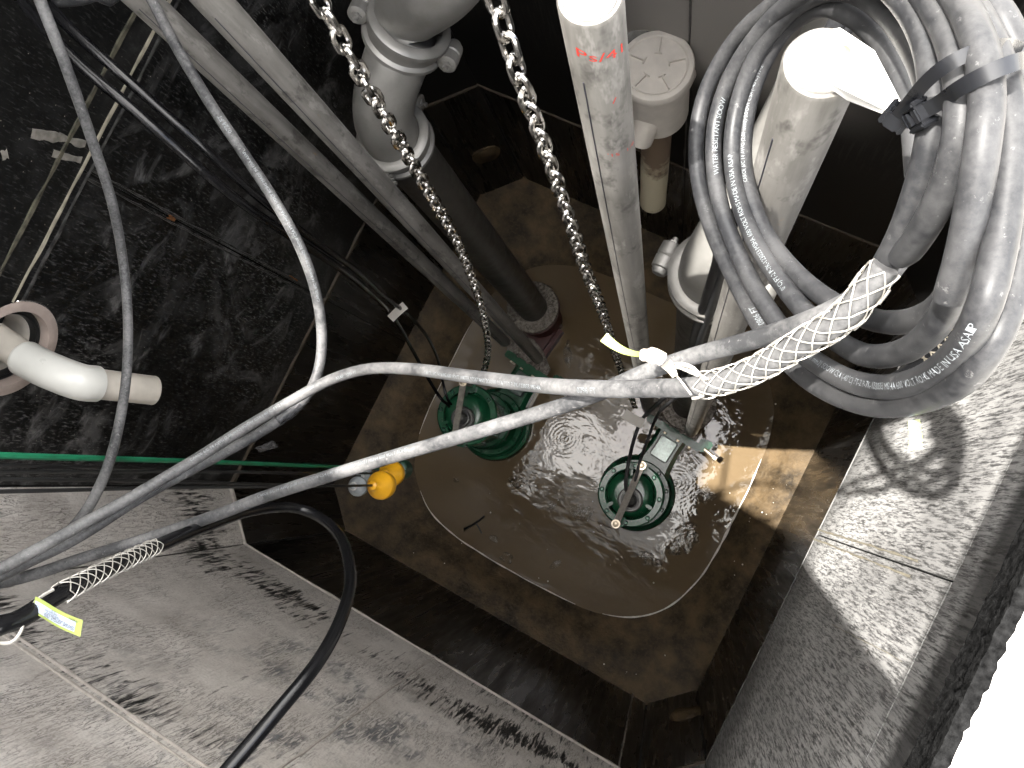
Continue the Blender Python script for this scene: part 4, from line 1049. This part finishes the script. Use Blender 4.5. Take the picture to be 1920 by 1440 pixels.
# tape stubs by the first grip
def strip(name, pts, wid, mat, label=None, cat=None, parent=None, group=None, twist=0.0):
    P = px_path(pts, .004); V = []; Fq = []; m = len(P); o = P[0] if not parent else Vector()
    for i, p in enumerate(P):
        t = (P[min(i + 1, m - 1)] - P[max(i - 1, 0)]).normalized(); nn = (CAM - p); nn = (nn - nn.dot(t) * t).normalized(); nn.rotate(Matrix.Rotation(twist * i / m, 3, t)); b = t.cross(nn)
        w_ = wid(i / (m - 1)) if callable(wid) else wid
        for s, h in ((-1, 0), (1, 0), (1, .0006), (-1, .0006)): V.append(p + b * s * w_ / 2 + nn * h)
    for i in range(m - 1):
        for k in range(4): Fq.append((4 * i + k, 4 * i + (k + 1) % 4, 4 * i + 4 + (k + 1) % 4, 4 * i + 4 + k))
    Fq += [(3, 2, 1, 0), tuple(4 * (m - 1) + k for k in range(4))]
    ob = MB().add(V, Fq).build(name, mat, parent)
    if label: tag(ob, label, cat, group)
    return ob
def flat_text(body, size, origin, xd, yd, mat, parent, name='print'):
    v, f = text_mesh_data(body, size); n_ = xd.cross(yd).normalized() * .0009
    if n_.dot(CAM - origin) < 0: n_ = -n_
    MB().add([origin + xd * x + yd * y + n_ for x, y, z in v], f).build(name, mat, parent, smooth=False)
def quad_tag(name, corners, label, cat, inner=None):
    C = [at(*c) for c in corners]; n = (C[1] - C[0]).cross(C[3] - C[0]).normalized(); n = n if n.dot(CAM - C[0]) > 0 else -n
    def patch(s0, s1, t0, t1, lift, bow=.003):
        V = []; Fq = []; K = 8
        for i in range(K + 1):
            s = s0 + (s1 - s0) * i / K
            for t in (t0, t1): V.append(C[0].lerp(C[1], s).lerp(C[3].lerp(C[2], s), t) + n * (lift + bow * math.sin(s * math.pi * 1.5)))
        for i in range(K): Fq.append((2 * i, 2 * i + 2, 2 * i + 3, 2 * i + 1))
        return V, Fq
    V, Fq = patch(0, 1, 0, 1, 0); V2, F2 = patch(0, 1, 0, 1, -.0006)
    root = MB().add(V, Fq).add(V2, F2).build(name, M_TAGY, None); tag(root, label, cat, 'printed cable tags')
    if inner: V, Fq = patch(*inner, .0004); MB().add(V, Fq).build('print_field', M_TAGB, root)
    return root, C, n
tg, C, n_ = quad_tag('cable_tag', [(150, 1194, .84), (54, 1147, .84), (63, 1119, .84), (155, 1163, .84)], 'yellow and pale blue printed tag at the lower-left mesh grip', 'tag', (.10, .97, .16, .78))
xd = (C[1] - C[0]).normalized(); yd = (C[3] - C[0]); yl = yd.length; yd = (yd - yd.dot(xd) * xd).normalized(); xl = (C[1] - C[0]).length
lift = n_ * .0035
flat_text('GENUINE "KELLEMS" GRIP', .0062, C[0] + xd * xl * .10 + yd * yl * .26 + lift, xd * .62, yd, M_DARKINK, tg)
flat_text('HUBBELL', .0034, C[0] + xd * xl * .08 + yd * yl * .78 + lift, xd, yd, M_DARKINK, tg, 'logo')
for q, tx in enumerate(('MESH SIZE 024-03', 'WIRE MESH GRIP', '.75-.99')): flat_text(tx, .0024, C[0] + xd * xl * (.42 + .04 * q) + yd * yl * (.50 + .12 * q) + lift, xd, yd, M_DARKINK, tg)
flat_text('UL', .004, C[0] + xd * xl * .82 + yd * yl * .55 + lift, xd, yd, M_DARKINK, tg, 'logo')
tg2, C, n_ = quad_tag('cable_tag', [(1702, 846, .70), (1705, 788, .70), (1727, 786, .70), (1727, 842, .70)], 'yellow printed tag hanging below the coil', 'tag', (.40, .98, .02, .38))
xd = (C[1] - C[0]).normalized(); yd = (C[3] - C[0]); yd = (yd - yd.dot(xd) * xd).normalized()
flat_text('HUBBELL', .0042, C[0] + xd * .009 + yd * .0015 + n_ * .0035, xd, yd, M_BLUEINK, tg2)
strip('cable_tag', [(1132, 632, .80), (1150, 646, .80), (1172, 658, .80), (1198, 664, .80), (1215, 662, .795)], lambda t: .0105 * (1 - .55 * t), M_TAGY, 'narrow yellow-green tag pointing left from the white tape', 'tag', None, 'printed cable tags', 1.0)
strip('tape_flag', [(1200, 665, .79), (1215, 666, .785), (1232, 668, .785), (1246, 676, .785)], lambda t: .014 * (.6 + .5 * math.sin(t * 3) + .12 * math.sin(t * 17)), M_KNOT, 'dirty white tape knot between the two crossing cables, upper left one', 'tape', None, 'white tape stubs')
strip('tape_flag', [(1248, 680, .80), (1258, 692, .80), (1266, 706, .80)], lambda t: .012 * (1 - .5 * t), M_KNOT, 'small white tape stub just left of the bright mesh grip', 'tape', None, 'white tape stubs')

# ---------------------------------------------------------------- black pump cables
def thin(pts, r, label, mat=M_CBLACK, tagpx=None):
    W = [at(*p) for p in pts]; P = smooth_path(([W[0] + (W[0] - W[1]) * 3.5 + Vector((0, 0, .25)), W[0] + (W[0] - W[1]) * 1.5 + Vector((0, 0, .05))] if W[0].x < 0 else [W[0] + Vector((.03, .25, .30)), W[0] + Vector((.02, .1, .12))]) + W, .02); o = MB().tube(P, r, 10).build('pump_cable', mat); tag(o, label, 'cable', 'cables down to the pumps'); return o
pc1 = thin([(30, -10, 1.25), (90, 60, 1.27), (160, 130, 1.3), (250, 205, 1.35), (340, 285, 1.42), (440, 370, 1.55), (540, 440, 1.8), (640, 505, 2.2), (690, 545, 2.6), (735, 590, 3.1), (770, 650, 3.55), (800, 705, 3.85), (825, 745, 3.98), (838, 757, 3.96), (842, 762, 3.99)], lambda t: .0125 - .004 * t, 'wet black cable running down the left wall to the half-hidden pump, lower of two')
pc2 = thin([(70, -10, 1.27), (130, 52, 1.29), (200, 115, 1.32), (290, 195, 1.38), (380, 275, 1.45), (480, 365, 1.6), (580, 445, 1.9), (665, 505, 2.3), (720, 555, 2.75), (765, 590, 3.1), (800, 630, 3.4), (820, 672, 3.7), (830, 715, 3.9), (838, 745, 3.93), (846, 758, 3.98)], lambda t: .0125 - .006 * t, 'wet black cable running down the left wall to the half-hidden pump, upper of two')
strip('tag_flap', [(732, 598, 3.05), (745, 585, 3.0), (760, 572, 2.97)], .034, M_WHITE, None, None, pc1)
pc3 = thin([(1365, 430, 1.35), (1345, 500, 1.55), (1325, 560, 1.8), (1305, 620, 2.15), (1290, 680, 2.7), (1265, 725, 3.3), (1230, 760, 3.75), (1205, 785, 3.95), (1190, 820, 4.0), (1178, 870, 3.9), (1173, 910, 3.90), (1177, 926, 3.98)], lambda t: .0135 - .005 * t, 'muddy dark cable running past the bright coupling to the sunlit pump, left branch', mat_cable(.35, 'muddy_rubber'))
pc4 = thin([(1372, 450, 1.37), (1352, 520, 1.6), (1333, 580, 1.85), (1312, 640, 2.25), (1296, 700, 2.8), (1272, 740, 3.4), (1235, 775, 3.8), (1216, 820, 3.95), (1200, 865, 3.88), (1190, 905, 3.9), (1186, 926, 3.98)], lambda t: .0115 - .0045 * t, 'muddy dark cable running past the bright coupling to the sunlit pump, right branch', mat_cable(.35, 'muddy_rubber'))
strip('tag_flap', [(1170, 775, 3.9), (1185, 785, 3.9), (1200, 792, 3.9), (1207, 795, 3.9)], .050, M_WHITE, None, None, pc3)

# a sunken twig
tw = MB(); tw.tube([at(870, 992, 4.79), at(885, 985, 4.785), at(900, 975, 4.78), at(908, 968, 4.78)], .006, 6); tw.tube([at(892, 980, 4.785), at(898, 990, 4.79), at(903, 1000, 4.79)], .004, 6)
tag(tw.build('twig', plain('dark_twig', (.012, .01, .008), .4)), 'small dark twig lying in the shallow muddy water', 'twig')
